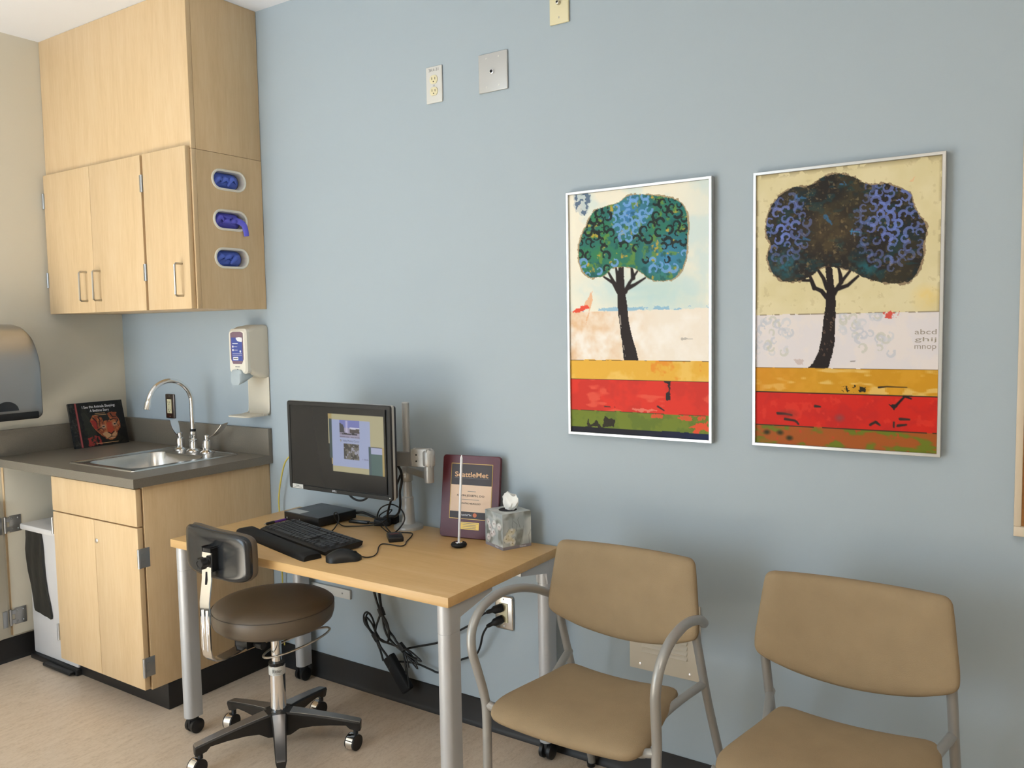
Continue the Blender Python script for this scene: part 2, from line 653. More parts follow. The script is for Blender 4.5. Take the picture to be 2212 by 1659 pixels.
# ================================================================== wall cabinet with glove ports
ZB, ZS = 1.537, 2.150
XC = 1.068
DC = 0.334
wc = thing('wall_cabinet', 'tall maple wall cabinet with three doors, reaching the ceiling above the sink', 'cabinet', (0.53, -0.17, ZB))
b = B()
b.box(0.003, 1.0, -DC, -0.002, ZB, ZS, 0.001)
b.box(1.0, XC, -DC, -DC + 0.018, ZB, ZS, 0.001).box(1.0, XC - 0.018, -DC, -0.002, ZB, ZB + 0.018)
b.obj('carcass', 'maple', wc)
b = B()
b.box(0.003, XC, -DC, -DC + 0.02, ZS + 0.0015, H - 0.001, 0.0008)
b.obj('upper_front_panel', 'maple', wc)
b = B()
b.box(XC - 0.019, XC, -DC + 0.021, -0.002, ZS + 0.0015, H - 0.001, 0.0008)
b.obj('upper_side_panel', 'maple', wc)
PORTS = [2.049, 1.891, 1.740]
PY, PL, PHH = -0.167, 0.083, 0.042
def stadium(cy, cz, hl, hh, seg=10):
    out = []
    for k in range(seg + 1):
        a = -PI / 2 + PI * k / seg
        out.append((cy + hl - hh + hh * math.cos(a), cz + hh * math.sin(a)))
    for k in range(seg + 1):
        a = PI / 2 + PI * k / seg
        out.append((cy - hl + hh + hh * math.cos(a), cz + hh * math.sin(a)))
    return out
b = B()
xa, xb = XC - 0.018, XC
y0, y1 = -DC, -0.002
pa, pb = PY - 0.095, PY + 0.095
b.box(xa, xb, y0 + 0.0185, pa, ZB, ZS).box(xa, xb, pb, y1, ZB, ZS)
zz = [ZB] + sum([[z - 0.05, z + 0.05] for z in sorted(PORTS)], []) + [ZS]
for i in range(0, len(zz), 2):
    b.box(xa, xb, pa, pb, zz[i], zz[i + 1])
for cz in PORTS:
    inner = stadium(PY, cz, PL - 0.004, PHH - 0.004)
    outer = []
    for (py, pz) in inner:
        dy, dz = py - PY, pz - cz
        k = min(0.095 / max(abs(dy), 1e-6), 0.05 / max(abs(dz), 1e-6))
        outer.append((PY + dy * k, cz + dz * k))
    for qy in (-1, 1):
        for qz in (-1, 1):
            tgt = (PY + qy * 0.095, cz + qz * 0.05)
            j = min(range(len(outer)), key=lambda i: (outer[i][0] - tgt[0]) ** 2 + (outer[i][1] - tgt[1]) ** 2)
            outer[j] = tgt
    b.loft([[(xb, p[0], p[1]) for p in outer], [(xb, p[0], p[1]) for p in inner], [(xa, p[0], p[1]) for p in inner]], False, False)
b.obj('side_panel', 'maple', wc)
for cz in PORTS:
    b = B()
    prof = [(XC, 0.0), (XC + 0.005, -0.001), (XC + 0.006, -0.004), (XC + 0.004, -0.009), (XC - 0.03, -0.012), (XC - 0.03, -0.0105), (XC - 0.002, -0.0075)]
    b.loft([[(x, p[0], p[1]) for p in stadium(PY, cz, PL + d, PHH + d)] for x, d in prof], False, False)
    b.obj('port_ring', 'white_plastic', wc)
DOORS = [(0.020, 0.392, 0.335, 1), (0.394, 0.764, 0.440, 1), (0.780, 1.060, 1.012, 0)]
for x0, x1, hx, hl in DOORS:
    d = B().box(x0, x1, -DC - 0.023, -DC - 0.002, ZB, 2.1585, 0.0015).obj('door', 'maple', wc)
    B().tube([(hx, -DC - 0.022, 1.588), (hx, -DC - 0.052, 1.588), (hx, -DC - 0.057, 1.593), (hx, -DC - 0.057, 1.707), (hx, -DC - 0.052, 1.712), (hx, -DC - 0.022, 1.712)], 0.0045, 8, smooth=False).obj('handle', 'nickel', d)
    if hl:
        hxk = x0 - 0.006 if x0 < 0.1 else x1 + 0.006
        for hz in (1.690, 2.045):
            b = B()
            b.lathe([(0, 0), (0.0062, 0.001), (0.0062, 0.069), (0, 0.07)], (hxk, -DC - 0.022, hz - 0.035), 'Z', 12)
            for k in range(1, 5):
                b.lathe([(0.0066, 0), (0.0066, 0.001)], (hxk, -DC - 0.022, hz - 0.035 + k * 0.014), 'Z', 12)
            s = 1 if x0 < 0.1 else -1
            b.box(hxk, hxk + s * 0.012, -DC - 0.0255, -DC - 0.023, hz - 0.034, hz + 0.034, 0.001)
            b.obj('hinge', 'hinge_steel', d)
B().box(0.764, 0.780, -DC - 0.0015, -DC, ZB, 2.1495).obj('centre_stile', 'maple_dark', wc)

# gloves showing in the three ports
def glove(name, label, cz, material, seed, tail=False):
    rg = random.Random(seed)
    th = thing(name, label, 'gloves', (XC - 0.03, PY, cz - 0.03), 0, 'gloves in the cabinet side ports')
    b = B()
    out = [(p[0], p[1]) for p in stadium(PY - 0.004, cz, PL - 0.0135, PHH - 0.0115, 14)]
    loops = []
    for t in (0.05, 0.25, 0.45, 0.65, 0.82, 0.95, 1.0):
        ring = []
        for i, p in enumerate(out):
            w = (math.sin(i * 0.9 + seed) + math.sin(i * 2.1 + t * 9 + seed * 2)) * 0.0045 * (1 - t)
            ring.append((XC - 0.006 - 0.020 * t ** 3 + w, PY - 0.006 + (p[0] - PY + 0.006) * t, cz + (p[1] - cz) * t))
        loops.append(ring)
    loops.append([(XC - 0.066, p[0], p[1]) for p in out])
    b.loft(loops)
    b.obj('glove_bundle', material, th, smooth=50)
    b = B()
    b.box(XC - 0.067, XC - 0.045, PY - PL + 0.014, PY + PL - 0.013, cz - PHH + 0.013, cz + PHH - 0.013)
    b.obj('carton', 'card_gray', th)
    for k in range(3):
        a = rg.uniform(-0.3, 0.3)
        yb = PY - 0.045 + k * 0.032
        B().tube([(XC - 0.008, yb - 0.02, cz - 0.014 + a * 0.03), (XC + 0.0, yb, cz + rg.uniform(-.006, .012)), (XC - 0.009, yb + 0.024, cz + rg.uniform(-.012, .012))],
                 lambda t: 0.009 * math.sin(PI * (0.15 + 0.7 * t)), 8, flat=0.6).obj('glove_fold', material, th, smooth=60)
    if tail:
        b = B()
        b.tube([(XC - 0.02, PY + 0.01, cz + 0.004), (XC - 0.004, PY + 0.035, cz + 0.002), (XC + 0.010, PY + 0.055, cz - 0.012), (XC + 0.012, PY + 0.064, cz - 0.036), (XC + 0.010, PY + 0.069, cz - 0.058)],
               lambda t: 0.013 - 0.003 * t, 10, flat=0.35)
        b.obj('glove_cuff', material, th, smooth=60)
    return th
glove('glove_stack', 'crumpled blue disposable gloves in the topmost port of the cabinet side', PORTS[0], 'glove_blue', 3)
glove('glove_stack', 'violet blue disposable gloves in the middle port, one hanging out', PORTS[1], 'glove_violet', 8, True)
glove('glove_stack', 'smooth blue disposable gloves in the lowest port of the cabinet side', PORTS[2], 'glove_blue', 5)

# ================================================================== base cabinet
XK, DK, ZK, TK = 1.071, 0.641, 0.9157, 0.0346
zu = ZK - TK
bc = thing('base_cabinet', 'maple base cabinet under the sink counter with two closed doors and one open', 'cabinet', (0.55, -0.3, 0))
FY = -0.600
B().box(1.030, 1.049, FY + 0.008, -0.002, 0.106, zu - 0.0005, 0.001).obj('side_panel', 'maple', bc)
b = B().box(0.474, 1.030, FY + 0.004, -0.03, 0.106, 0.124).box(0.474, 1.030, -0.03, -0.02, 0.106, 0.80)
b.box(1.012, 1.0299, FY + 0.004, FY + 0.03, 0.124, zu - 0.001)
b.obj('carcass', 'maple_dark', bc)
B().box(0.456, 0.474, FY + 0.004, -0.02, 0.106, zu - 0.001).obj('partition', 'melamine', bc)
B().box(0.457, 1.047, FY - 0.020, FY + 0.001, 0.732, 0.872, 0.0015).obj('false_drawer_front', 'maple', bc)
for x0, x1, lock in ((0.457, 0.757, 0), (0.7585, 1.047, 1)):
    d = B().box(x0, x1, FY - 0.020, FY + 0.001, 0.112, 0.727, 0.0015).obj('door', 'maple', bc)
    if lock:
        B().lathe([(0, 0), (0.0095, 0.0), (0.0095, -0.004), (0.007, -0.006), (0, -0.006)], (0.775, FY - 0.020, 0.648), 'Y', 16).obj('lock', 'chrome', d)
        for hz in (0.613, 0.198):
            b = B()
            b.box(1.0475, 1.0495, FY - 0.017, FY + 0.024, hz - 0.037, hz + 0.037, 0.0008)
            b.lathe([(0, 0), (0.006, 0.001), (0.006, 0.073), (0, 0.074)], (1.048, FY - 0.019, hz - 0.037), 'Z', 12)
            for k in (-1, 1):
                b.box(1.0495, 1.0505, FY - 0.010, FY + 0.002, hz + k * 0.014 - 0.004, hz + k * 0.014 + 0.004)
            b.obj('hinge', 'hinge_steel', d)
    else:
        for hz in (0.668, 0.222):
            b = B()
            b.lathe([(0, 0), (0.006, 0.001), (0.006, 0.069), (0, 0.07)], (0.4505, FY - 0.020, hz - 0.035), 'Z', 12)
            for k in range(1, 5):
                b.lathe([(0.0064, 0), (0.0064, 0.001)], (0.4505, FY - 0.020, hz - 0.035 + k * 0.014), 'Z', 12)
            b.obj('hinge', 'hinge_steel', d)
B().box(0.40, 1.049, -0.527, -0.01, 0, 0.105, 0.004).obj('toe_kick', 'rubber_base', bc)
B().box(0.002, 0.457, FY, FY + 0.019, 0.868, zu - 0.001).obj('front_rail', 'maple', bc)
sp = B().box(0.002, 0.017, FY + 0.002, -0.02, 0.115, 0.867, 0.0006).obj('compartment_side', 'melamine', bc)
B().box(0.0018, 0.0175, FY - 0.0005, FY + 0.002, 0.115, 0.867).obj('edge_band', 'maple', sp)
# opened door, hinged on the compartment side
ang = R(-76)
rm = Matrix.Rotation(ang, 3, 'Z')
hp = Vector((0.028, FY - 0.020, 0))
def turned(bd):
    for v in bd.bm.verts:
        v.co = rm @ v.co + hp
    return bd
d = turned(B().box(0, 0.43, -0.019, 0, 0.115, 0.725, 0.001)).obj('open_door', 'melamine', bc)
for hz in (0.613, 0.198):
    b = B()
    b.box(0.017, 0.0195, FY + 0.012, FY + 0.062, hz - 0.037, hz + 0.037, 0.0008)
    for sy in (0.024, 0.05):
        for sz in (-0.024, 0.024):
            b.lathe([(0, 0.0), (0.0045, 0.0), (0.003, 0.002), (0, 0.002)], (0.0195, FY + sy, hz + sz), 'X', 10)
    b.lathe([(0, 0), (0.006, 0.001), (0.006, 0.073), (0, 0.074)], (0.024, FY - 0.008, hz - 0.037), 'Z', 12)
    b.box(0.017, 0.024, FY - 0.01, FY + 0.014, hz - 0.03, hz - 0.012).box(0.017, 0.024, FY - 0.01, FY + 0.014, hz + 0.012, hz + 0.03)
    b2 = turned(B().box(0.004, 0.026, -0.0005, 0.0025, hz - 0.037, hz + 0.037, 0.0008))
    me = bpy.data.meshes.new('t')
    b2.bm.to_mesh(me)
    b2.bm.free()
    b.bm.from_mesh(me)
    bpy.data.meshes.remove(me)
    b.obj('hinge', 'hinge_steel', bc)

# step-on bin in the open compartment
bn = thing('step_bin', 'white metal step bin inside the open cabinet compartment', 'bin', (0.25, -0.37, 0))
B().box(0.062, 0.425, -0.535, -0.20, 0.028, 0.585, 0.008).obj('body', 'bin_white', bn)
B().box(0.052, 0.435, -0.562, -0.19, 0.590, 0.616, 0.006).obj('lid', 'bin_white', bn)
b = B().box(0.050, 0.435, -0.548, -0.19, 0.0, 0.028, 0.006)
b.obj('base', 'black_plastic', bn)
B().box(0.20, 0.42, -0.572, -0.535, 0.006, 0.020, 0.005).obj('pedal', 'black_plastic', bn)
b = B()
zs = [(0.588, 0.060, 0.185), (0.55, 0.064, 0.196), (0.50, 0.060, 0.2), (0.46, 0.066, 0.2), (0.40, 0.074, 0.205), (0.34, 0.088, 0.215), (0.28, 0.094, 0.235), (0.238, 0.10, 0.244), (0.228, 0.11, 0.24)]
front, back = [], []
for i, (z, a0, a1) in enumerate(zs):
    row = []
    for k in range(9):
        t = k / 8
        x = a0 + (a1 - a0) * t
        row.append((x, -0.5385 - 0.007 * abs(math.sin(t * 7 + i * 0.5)) * (0.4 + 0.6 * math.sin(PI * min(1, i / 6))) - 0.004, z - 0.018 * t * (i / 8)))
    front.append(row)
rings = []
for row in front:
    rings.append(row + [(p[0], -0.5365, p[2]) for p in reversed(row)])
b.loft(rings)
tag(b.obj('bin_liner', 'bag_black', None, smooth=60), 'black plastic bag hanging from under the lid of the white bin', 'bag')

# ================================================================== counter with backsplash
ct = thing('counter', 'dark grey laminate countertop with backsplash on two walls', 'countertop', (0.5, -0.3, ZK - TK))
SX0, SX1, SY0, SY1 = 0.500, 0.900, -0.530, -0.085
b = B()
b.box(0.002, SX0, -DK, -0.002, ZK - TK, ZK).box(SX1, XK, -DK, -0.002, ZK - TK, ZK)
b.box(SX0, SX1, -DK, SY0, ZK - TK, ZK).box(SX0, SX1, SY1, -0.002, ZK - TK, ZK)
b.obj('worktop', 'counter', ct)
B().box(0.021, XK, -0.021, -0.002, ZK, ZK + 0.1145, 0.001).obj('backsplash', 'counter', ct)
B().box(0.002, 0.021, -DK, -0.002, ZK, ZK + 0.1145, 0.001).obj('backsplash', 'counter', ct)

# ================================================================== sink
sk = thing('sink', 'stainless steel drop-in sink set in the dark counter', 'sink', (0.7, -0.3, ZK - 0.15))
bx0, bx1, by0, by1 = 0.525, 0.872, -0.512, -0.178
rx0, rx1, ry0, ry1 = 0.470, 0.927, -0.555, -0.062
def rr3(x0, x1, y0_, y1_, r, z, seg=6):
    return [(p[0], p[1], z) for p in rrect(x0, x1, y0_, y1_, r, seg)]
b = B()
b.loft([rr3(rx0, rx1, ry0, ry1, 0.012, ZK + 0.0005), rr3(rx0 + .002, rx1 - .002, ry0 + .002, ry1 - .002, 0.012, ZK + 0.005),
        rr3(rx0 + .010, rx1 - .010, ry0 + .010, ry1 - .010, 0.012, ZK + 0.0055), rr3(rx0 + .014, rx1 - .014, ry0 + .014, ry1 - .014, 0.012, ZK + 0.0025),
        rr3(bx0 - .004, bx1 + .004, by0 - .004, by1 + .004, 0.06, ZK + 0.0025)], False, False)
b.obj('rim', 'steel', sk)
b = B()
b.loft([rr3(bx0 - .004, bx1 + .004, by0 - .004, by1 + .004, 0.06, ZK + 0.0025, 10), rr3(bx0, bx1, by0, by1, 0.058, ZK - 0.004, 10), rr3(bx0 + .006, bx1 - .006, by0 + .006, by1 - .006, 0.056, ZK - 0.10, 10),
        rr3(bx0 + .014, bx1 - .014, by0 + .014, by1 - .014, 0.052, ZK - 0.135, 10), rr3(bx0 + .04, bx1 - .04, by0 + .04, by1 - .04, 0.04, ZK - 0.148, 10)], False, True)
b.obj('bowl', 'steel', sk, smooth=60)
B().lathe([(0.0, 0.001), (0.02, 0.001), (0.036, 0.003), (0.042, 0.001), (0.042, 0.0)], (0.70, -0.345, ZK - 0.148), 'Z', 24).obj('drain', 'chrome', sk)

# ================================================================== faucet
FZ = ZK + 0.0025
fc = thing('faucet', 'chrome gooseneck faucet with two wrist blade handles behind the sink', 'faucet', (0.668, -0.10, FZ))
FX, FYY = 0.668, -0.100
b = B().lathe([(0, 0), (0.030, 0), (0.031, 0.004), (0.026, 0.009), (0.017, 0.013), (0.016, 0.016), (0.016, 0.045), (0.019, 0.048), (0.019, 0.052), (0.014, 0.056), (0.0165, 0.062), (0.0145, 0.088), (0, 0.088)], (FX, FYY, FZ), 'Z', 24)
b.obj('spout_base', 'chrome', fc)
B().lathe([(0, 0.088), (0.0125, 0.088), (0.0125, 0.099), (0, 0.099)], (FX, FYY, FZ), 'Z', 20).obj('spout_seal', 'black_plastic', fc)
pts = [(FX, FYY, FZ + 0.098), (FX, FYY, FZ + 0.15), (FX, FYY, FZ + 0.205)]
Rg = 0.105
for k in range(0, 19):
    a = R(k * 10)
    if k > 17:
        continue
    pts.append((FX, FYY - Rg + Rg * math.cos(a), FZ + 0.215 + Rg * math.sin(a)))
B().tube(pts, 0.0105, 14, 3).obj('spout', 'chrome', fc)
p, q = Vector(pts[-2]), Vector(pts[-1])
dr = (q - p).normalized()
B().tube([q - dr * 0.004, q + dr * 0.002, q + dr * 0.030], lambda t: 0.0125 + 0.001 * t, 14, smooth=False).obj('aerator', 'chrome', fc)
for hx, sgn in ((0.573, -1), (0.763, 1)):
    h = B().lathe([(0, 0), (0.029, 0), (0.030, 0.004), (0.024, 0.009), (0.019, 0.012), (0.0185, 0.040), (0.0165, 0.052), (0.010, 0.056), (0.010, 0.060), (0.0115, 0.062), (0.0115, 0.074), (0.009, 0.077), (0, 0.078)], (hx, FYY, FZ), 'Z', 22).obj('handle_base', 'chrome', fc)
    b = B()
    rings = []
    for t in [i / 10 for i in range(11)]:
        x = hx + sgn * (0.004 + (0.092 if sgn > 0 else 0.078) * t)
        z = FZ + 0.066 + 0.010 * t + 0.050 * t ** 2.2
        w = 0.007 + 0.012 * min(1.0, t * 1.4) - 0.003 * max(0, t - 0.8)
        sl = -0.022 * t if sgn > 0 else -0.026 * t
        rings.append([(x, FYY - w - sl, z - 0.002), (x, FYY + w - sl, z - 0.002 + 0.006 * t), (x, FYY + w - sl, z + 0.002 + 0.006 * t), (x, FYY - w - sl, z + 0.002)])
    b.loft(rings)
    b.obj('blade', 'chrome', h, smooth=50)

# ================================================================== wall outlet above the counter
def duplex(parent, cx, cz, y, face='almond', dec=False):
    """receptacle faces on the blue wall; y is the plate front"""
    if dec:
        f = B().box(cx - 0.0165, cx + 0.0165, y - 0.003, y + 0.001, cz - 0.033, cz + 0.033, 0.001).obj('receptacle', face, parent)
        for k in (-1, 1):
            b = B().box(cx - 0.008, cx - 0.006, y - 0.0035, y - 0.002, cz + k * 0.018 - 0.002, cz + k * 0.018 + 0.006)
            b.box(cx + 0.006, cx + 0.008, y - 0.0035, y - 0.002, cz + k * 0.018 - 0.002, cz + k * 0.018 + 0.005)
            b.box(cx - 0.002, cx + 0.002, y - 0.0035, y - 0.002, cz + k * 0.018 - 0.010, cz + k * 0.018 - 0.006)
            b.obj('slots', 'dark_hole', f)
        return
    for k in (-1, 1):
        zc = cz + k * 0.0205
        out = []
        for i in range(28):
            a = 2 * PI * i / 28
            out.append((cx + 0.0172 * math.cos(a), zc + max(-0.0145, min(0.0145, 0.0172 * math.sin(a)))))
        f = B().prism(out, 'Y', y - 0.0028, y + 0.001, 0.0006).obj('receptacle', face, parent)
        b = B().box(cx - 0.0078, cx - 0.0058, y - 0.0032, y - 0.002, zc - 0.001, zc + 0.008)
        b.box(cx + 0.0058, cx + 0.0078, y - 0.0032, y - 0.002, zc - 0.001, zc + 0.007)
        b.lathe([(0, -0.0032), (0.0024, -0.0032), (0.0024, -0.002), (0, -0.002)], (cx, y, zc - 0.007), 'Y', 10)
        b.obj('slots', 'dark_hole', f)

ow = thing('wall_outlet', 'small metal outlet plate with an almond receptacle behind the faucet', 'outlet', (0.37, 0, 1.04))
B().box(0.337, 0.403, -0.010, -0.0005, 1.040, 1.155, 0.004, 3).obj('plate', 'outlet_bronze', ow)
duplex(ow, 0.370, 1.0975, -0.010, 'almond', True)
for z in (1.049, 1.146):
    B().lathe([(0, -0.0012), (0.003, -0.0008), (0.003, 0), (0, 0)], (0.370, -0.010, z), 'Y', 10).obj('screw', 'hinge_steel', ow)

# ================================================================== hand sanitiser dispenser
sd = thing('soap_dispenser', 'white wall dispenser holding a mauve bottle with a blue label', 'dispenser', (1.005, -0.06, 1.088))
def rxz(x0, x1, z0, z1, r, y, seg=4):
    return [(p[0], y, p[1]) for p in rrect(x0, x1, z0, z1, r, seg)]
b = B()
b.loft([rxz(0.940, 1.068, 1.246, 1.470, 0.016, -0.001), rxz(0.938, 1.070, 1.244, 1.472, 0.018, -0.014), rxz(0.940, 1.068, 1.248, 1.470, 0.018, -0.030),
        rxz(0.946, 1.064, 1.262, 1.465, 0.018, -0.070), rxz(0.952, 1.060, 1.282, 1.456, 0.018, -0.098), rxz(0.958, 1.056, 1.290, 1.450, 0.016, -0.102)])
b.obj('housing', 'cream_plastic', sd)
b = B()
b.loft([rxz(0.951, 1.061, 1.270, 1.458, 0.016, -0.085), rxz(0.951, 1.061, 1.268, 1.456, 0.016, -0.104), rxz(0.957, 1.055, 1.274, 1.446, 0.014, -0.112)])
b.obj('front_cover', 'white_plastic', sd)
wnd = [(0.968, 1.438), (0.968, 1.330), (0.980, 1.310), (1.034, 1.310), (1.046, 1.330), (1.046, 1.438), (1.030, 1.444), (0.984, 1.444)]
wb = B().prism(wnd, 'Y', -0.1145, -0.108, 0.0015).obj('bottle_window', 'bottle_mauve', sd)
B().box(0.975, 1.043, -0.1152, -0.1140, 1.322, 1.420).obj('bottle_label', 'label_blue', wb)
lb = B().prism(cat2([(1.006, 1.4195), (1.010, 1.409), (1.020, 1.404), (1.034, 1.402), (1.0425, 1.402), (1.0425, 1.4195)], 2), 'Y', -0.1156, -0.1150)
lb.obj('label_panel', 'print_white', wb)
b = B()
b.box(0.982, 1.016, -0.1156, -0.1151, 1.393, 1.397)
b.box(0.990, 1.012, -0.1156, -0.1151, 1.381, 1.3825).box(0.990, 1.014, -0.1156, -0.1151, 1.367, 1.3685)
b.box(0.981, 1.040, -0.1156, -0.1151, 1.3525, 1.3535).box(0.981, 1.040, -0.1156, -0.1151, 1.345, 1.346)
b.box(0.984, 1.016, -0.1156, -0.1151, 1.326, 1.339)
for cx_, cz_ in ((0.984, 1.382), (0.984, 1.368), (1.031, 1.362)):
    b.lathe([(0, -0.1156), (0.0048, -0.1156), (0.0048, -0.1151), (0, -0.1151)], (cx_, 0, cz_), 'Y', 12)
b.obj('label_print', 'print_white', wb)
B().box(0.987, 1.013, -0.1160, -0.1155, 1.330, 1.335).obj('label_barcode', 'print_gray', wb)
b = B()
for k in range(5):
    b.box(0.992 + k * 0.006, 0.9955 + k * 0.006, -0.1128, -0.1118, 1.296, 1.2995)
b.box(1.003, 1.008, -0.1128, -0.1118, 1.284, 1.289)
b.obj('embossed_marks', 'print_gray', sd)
b = B()
b.loft([rxz(0.972, 1.040, 1.252, 1.282, 0.012, -0.060), rxz(0.970, 1.042, 1.232, 1.286, 0.016, -0.100), rxz(0.972, 1.040, 1.224, 1.286, 0.018, -0.120), rxz(0.978, 1.034, 1.222, 1.276, 0.016, -0.127)])
b.obj('push_lever', 'gray_plastic', sd)
b = B()
b.box(0.938, 1.066, -0.008, -0.001, 1.090, 1.262, 0.003)
b.obj('back_plate', 'cream_plastic', sd)
b = B().prism([(p[0], p[1]) for p in rrect(0.936, 1.067, -0.125, -0.002, 0.02)], 'Z', 1.086, 1.092, 0.002)
b.tube([(0.937, -0.004, 1.25), (0.937, -0.006, 1.12), (0.937, -0.014, 1.095), (0.937, -0.04, 1.091)], 0.003, 8)
b.tube([(1.067, -0.004, 1.25), (1.067, -0.006, 1.12), (1.067, -0.014, 1.095), (1.067, -0.04, 1.091)], 0.003, 8)
b.obj('drip_tray', 'cream_plastic', sd)

# ================================================================== paper towel dispenser on the beige wall
pt = thing('towel_dispenser', 'brushed steel paper towel dispenser on the beige wall', 'dispenser', (0.1, -0.72, 1.08))
TY0, TY1, TZ0, TZ1 = -0.90, -0.500, 1.085, 1.492
def tring(x, dy, dt, db, r):
    pts_ = []
    y0_, y1_, z0_, z1_ = TY0 + dy, TY1 - dy, TZ0 + db, TZ1 - dt
    for cy_, cz_, a0, rr_ in ((y1_ - r, z1_ - 2.4 * r, 0, r), (y0_ + r, z1_ - 2.4 * r, 90, r), (y0_ + 0.5 * r, z0_ + 0.5 * r, 180, .5 * r), (y1_ - 0.5 * r, z0_ + 0.5 * r, 270, .5 * r)):
        for k in range(9):
            a = R(a0 + 90 * k / 8)
            pts_.append((x, cy_ + rr_ * math.cos(a), cz_ + (rr_ * 2.4 if a0 < 180 else rr_) * math.sin(a)))
    return pts_
b = B()
b.loft([tring(0.001, 0.012, 0.0, 0.0, 0.06), tring(0.09, 0.006, 0.0, 0.0, 0.06), tring(0.14, 0.003, 0.010, 0.0, 0.06), tring(0.175, 0.002, 0.035, 0.0, 0.055), tring(0.195, 0.004, 0.075, 0.004, 0.05), tring(0.202, 0.012, 0.14, 0.012, 0.045), tring(0.204, 0.05, 0.22, 0.05, 0.04)])
b.obj('cover', 'brushed_steel', pt, smooth=60)
B().box(0.196, 0.2065, TY0 + 0.005, TY1 - 0.024, 1.087, 1.119, 0.006).obj('paper_slot', 'black_plastic', pt)
out = [(-0.655 + 0.048 * math.cos(PI * k / 16), 1.128 + 0.040 * math.sin(PI * k / 16)) for k in range(17)]
B().prism(out, 'X', 0.2005, 0.2058).obj('window', 'black_gloss', pt)

# ================================================================== picture book leaning in the corner
bk = thing('picture_book', 'hardback picture book with a tiger cover leaning in the counter corner', 'book', (0.10, -0.19, ZK))
BW, BHH, BT = 0.258, 0.212, 0.013
lean = R(14)
# book frame: u along the wall (+y), v down the cover, n out of the cover
bo = Vector((0.100, -0.318, ZK + 0.001))
uu = Vector((0.02, 1.0, 0)).normalized()
nn0 = Vector((1.0, -0.02, 0)).normalized()
vv = (Vector((0, 0, 1)) * math.cos(lean) - nn0 * math.sin(lean))
nn = uu.cross(vv).normalized()
if nn.x < 0:
    nn = -nn
def bpt(u, v, n):
    return bo + uu * u + vv * v + nn * (n - BT)
def bslab(bd, u0, u1, v0, v1, n0, n1):
    bd.loft([[bpt(u0, v0, n0), bpt(u1, v0, n0), bpt(u1, v1, n0), bpt(u0, v1, n0)], [bpt(u0, v0, n1), bpt(u1, v0, n1), bpt(u1, v1, n1), bpt(u0, v1, n1)]])
b = B()
bslab(b, 0, BW, 0, BHH, BT - 0.0025, BT)
bslab(b, 0, BW, 0, BHH, 0, 0.0025)
bslab(b, -0.001, 0.003, 0, BHH, 0, BT)
b.obj('cover_boards', 'black_gloss', bk)
b = B()
bslab(b, 0.003, BW - 0.004, 0.003, BHH - 0.003, 0.0025, BT - 0.0025)
b.obj('page_block', 'tissue', bk)
P = Paint(172, 140, (24, 22, 20))
n1 = P.n(14, 11)
P.blend((n1 > 0.55) * 0.5, (44, 46, 34))
P.blend(P.poly([(.20, .2), (.28, .25), (.40, .62), (.42, .95), (.30, .98), (.22, .6)], 0.04, 3) * 0.55, (60, 60, 46))
fur = P.n(7, 21)
head = P.poly([(.34, .42), (.40, .30), (.47, .30), (.52, .36), (.62, .33), (.70, .28), (.78, .26), (.86, .28), (.84, .34), (.88, .42), (.90, .56), (.88, .64), (.82, .72), (.80, .82), (.74, .88), (.66, .90), (.58, .86), (.50, .76), (.42, .66), (.36, .54)], 0.012, 7)
P.blend(head, (140, 72, 48))
P.blend(head * (fur > 0.52), (176, 104, 62))
P.blend(head * P.poly([(.34, .42), (.46, .40), (.46, .62), (.40, .62)], .02, 9), (158, 50, 46))
for st in ([(.40, .36), (.46, .46), (.45, .60)], [(.50, .36), (.52, .42), (.50, .55)], [(.58, .34), (.59, .44), (.56, .50)], [(.66, .32), (.68, .40), (.66, .47)], [(.74, .30), (.77, .37), (.84, .38)], [(.46, .64), (.52, .60), (.56, .66)], [(.86, .46), (.82, .52), (.86, .60)], [(.60, .34), (.64, .38), (.70, .38)], [(.72, .44), (.78, .42), (.86, .44)]):
    P.blend(P.stroke(st, .012, .004, .82), (28, 24, 24))
P.blend(P.poly([(.54, .32), (.68, .30), (.70, .42), (.60, .46)], .02, 4), (42, 42, 38))
P.blend(P.poly([(.64, .50), (.74, .48), (.76, .70), (.70, .76), (.64, .72), (.62, .62)], .01, 5), (176, 72, 48))
for ex, ey in ((.57, .58), (.79, .545)):
    P.blend(np.exp(-(((P.u - ex) / .05) ** 2 + ((P.v - ey) / .05) ** 2) * 1.4), (196, 176, 150))
    P.blend((np.hypot((P.u - ex) / .024, (P.v - ey) / .016) < 1), (26, 22, 20))
P.blend(P.poly([(.52, .74), (.60, .70), (.70, .78), (.78, .70), (.80, .78), (.74, .87), (.62, .87)], .01, 8) * .8, (200, 164, 122))
P.blend(P.stroke([(.64, .72), (.695, .765), (.75, .71)], .008, .008, .82), (24, 18, 18))
P.blend(P.stroke([(.695, .76), (.69, .82), (.62, .855)], .006, .006, .82), (40, 24, 22))
P.blend(P.stroke([(.69, .82), (.76, .83)], .006, .004, .82), (40, 24, 22))
P.blend(P.poly([(.24, .80), (.34, .76), (.46, .78), (.50, .98), (.24, .99)], .03, 12) * (P.n(9, 40) > .42), (146, 50, 46))
P.blend((P.u > .105) & (P.u < .135), (150, 62, 64))
P.blend((P.u > .117) & (P.u < .124), (196, 120, 118))
P.blend((P.u < .105) * (P.n(5, 77) > .62) * .7, (70, 66, 64))
P.obj('cover_print', 'print_book', bk, bpt(0.001, BHH - 0.001, BT + 0.0004), uu * (BW - 0.002), -vv * (BHH - 0.002))
text('I See the Animals Sleeping:', BW * 0.62, 0.0165, bpt(BW * 0.545, BHH * 0.885, BT + 0.0006), uu, vv, 'print_white', bk, 'title_lettering', bold=0.012)
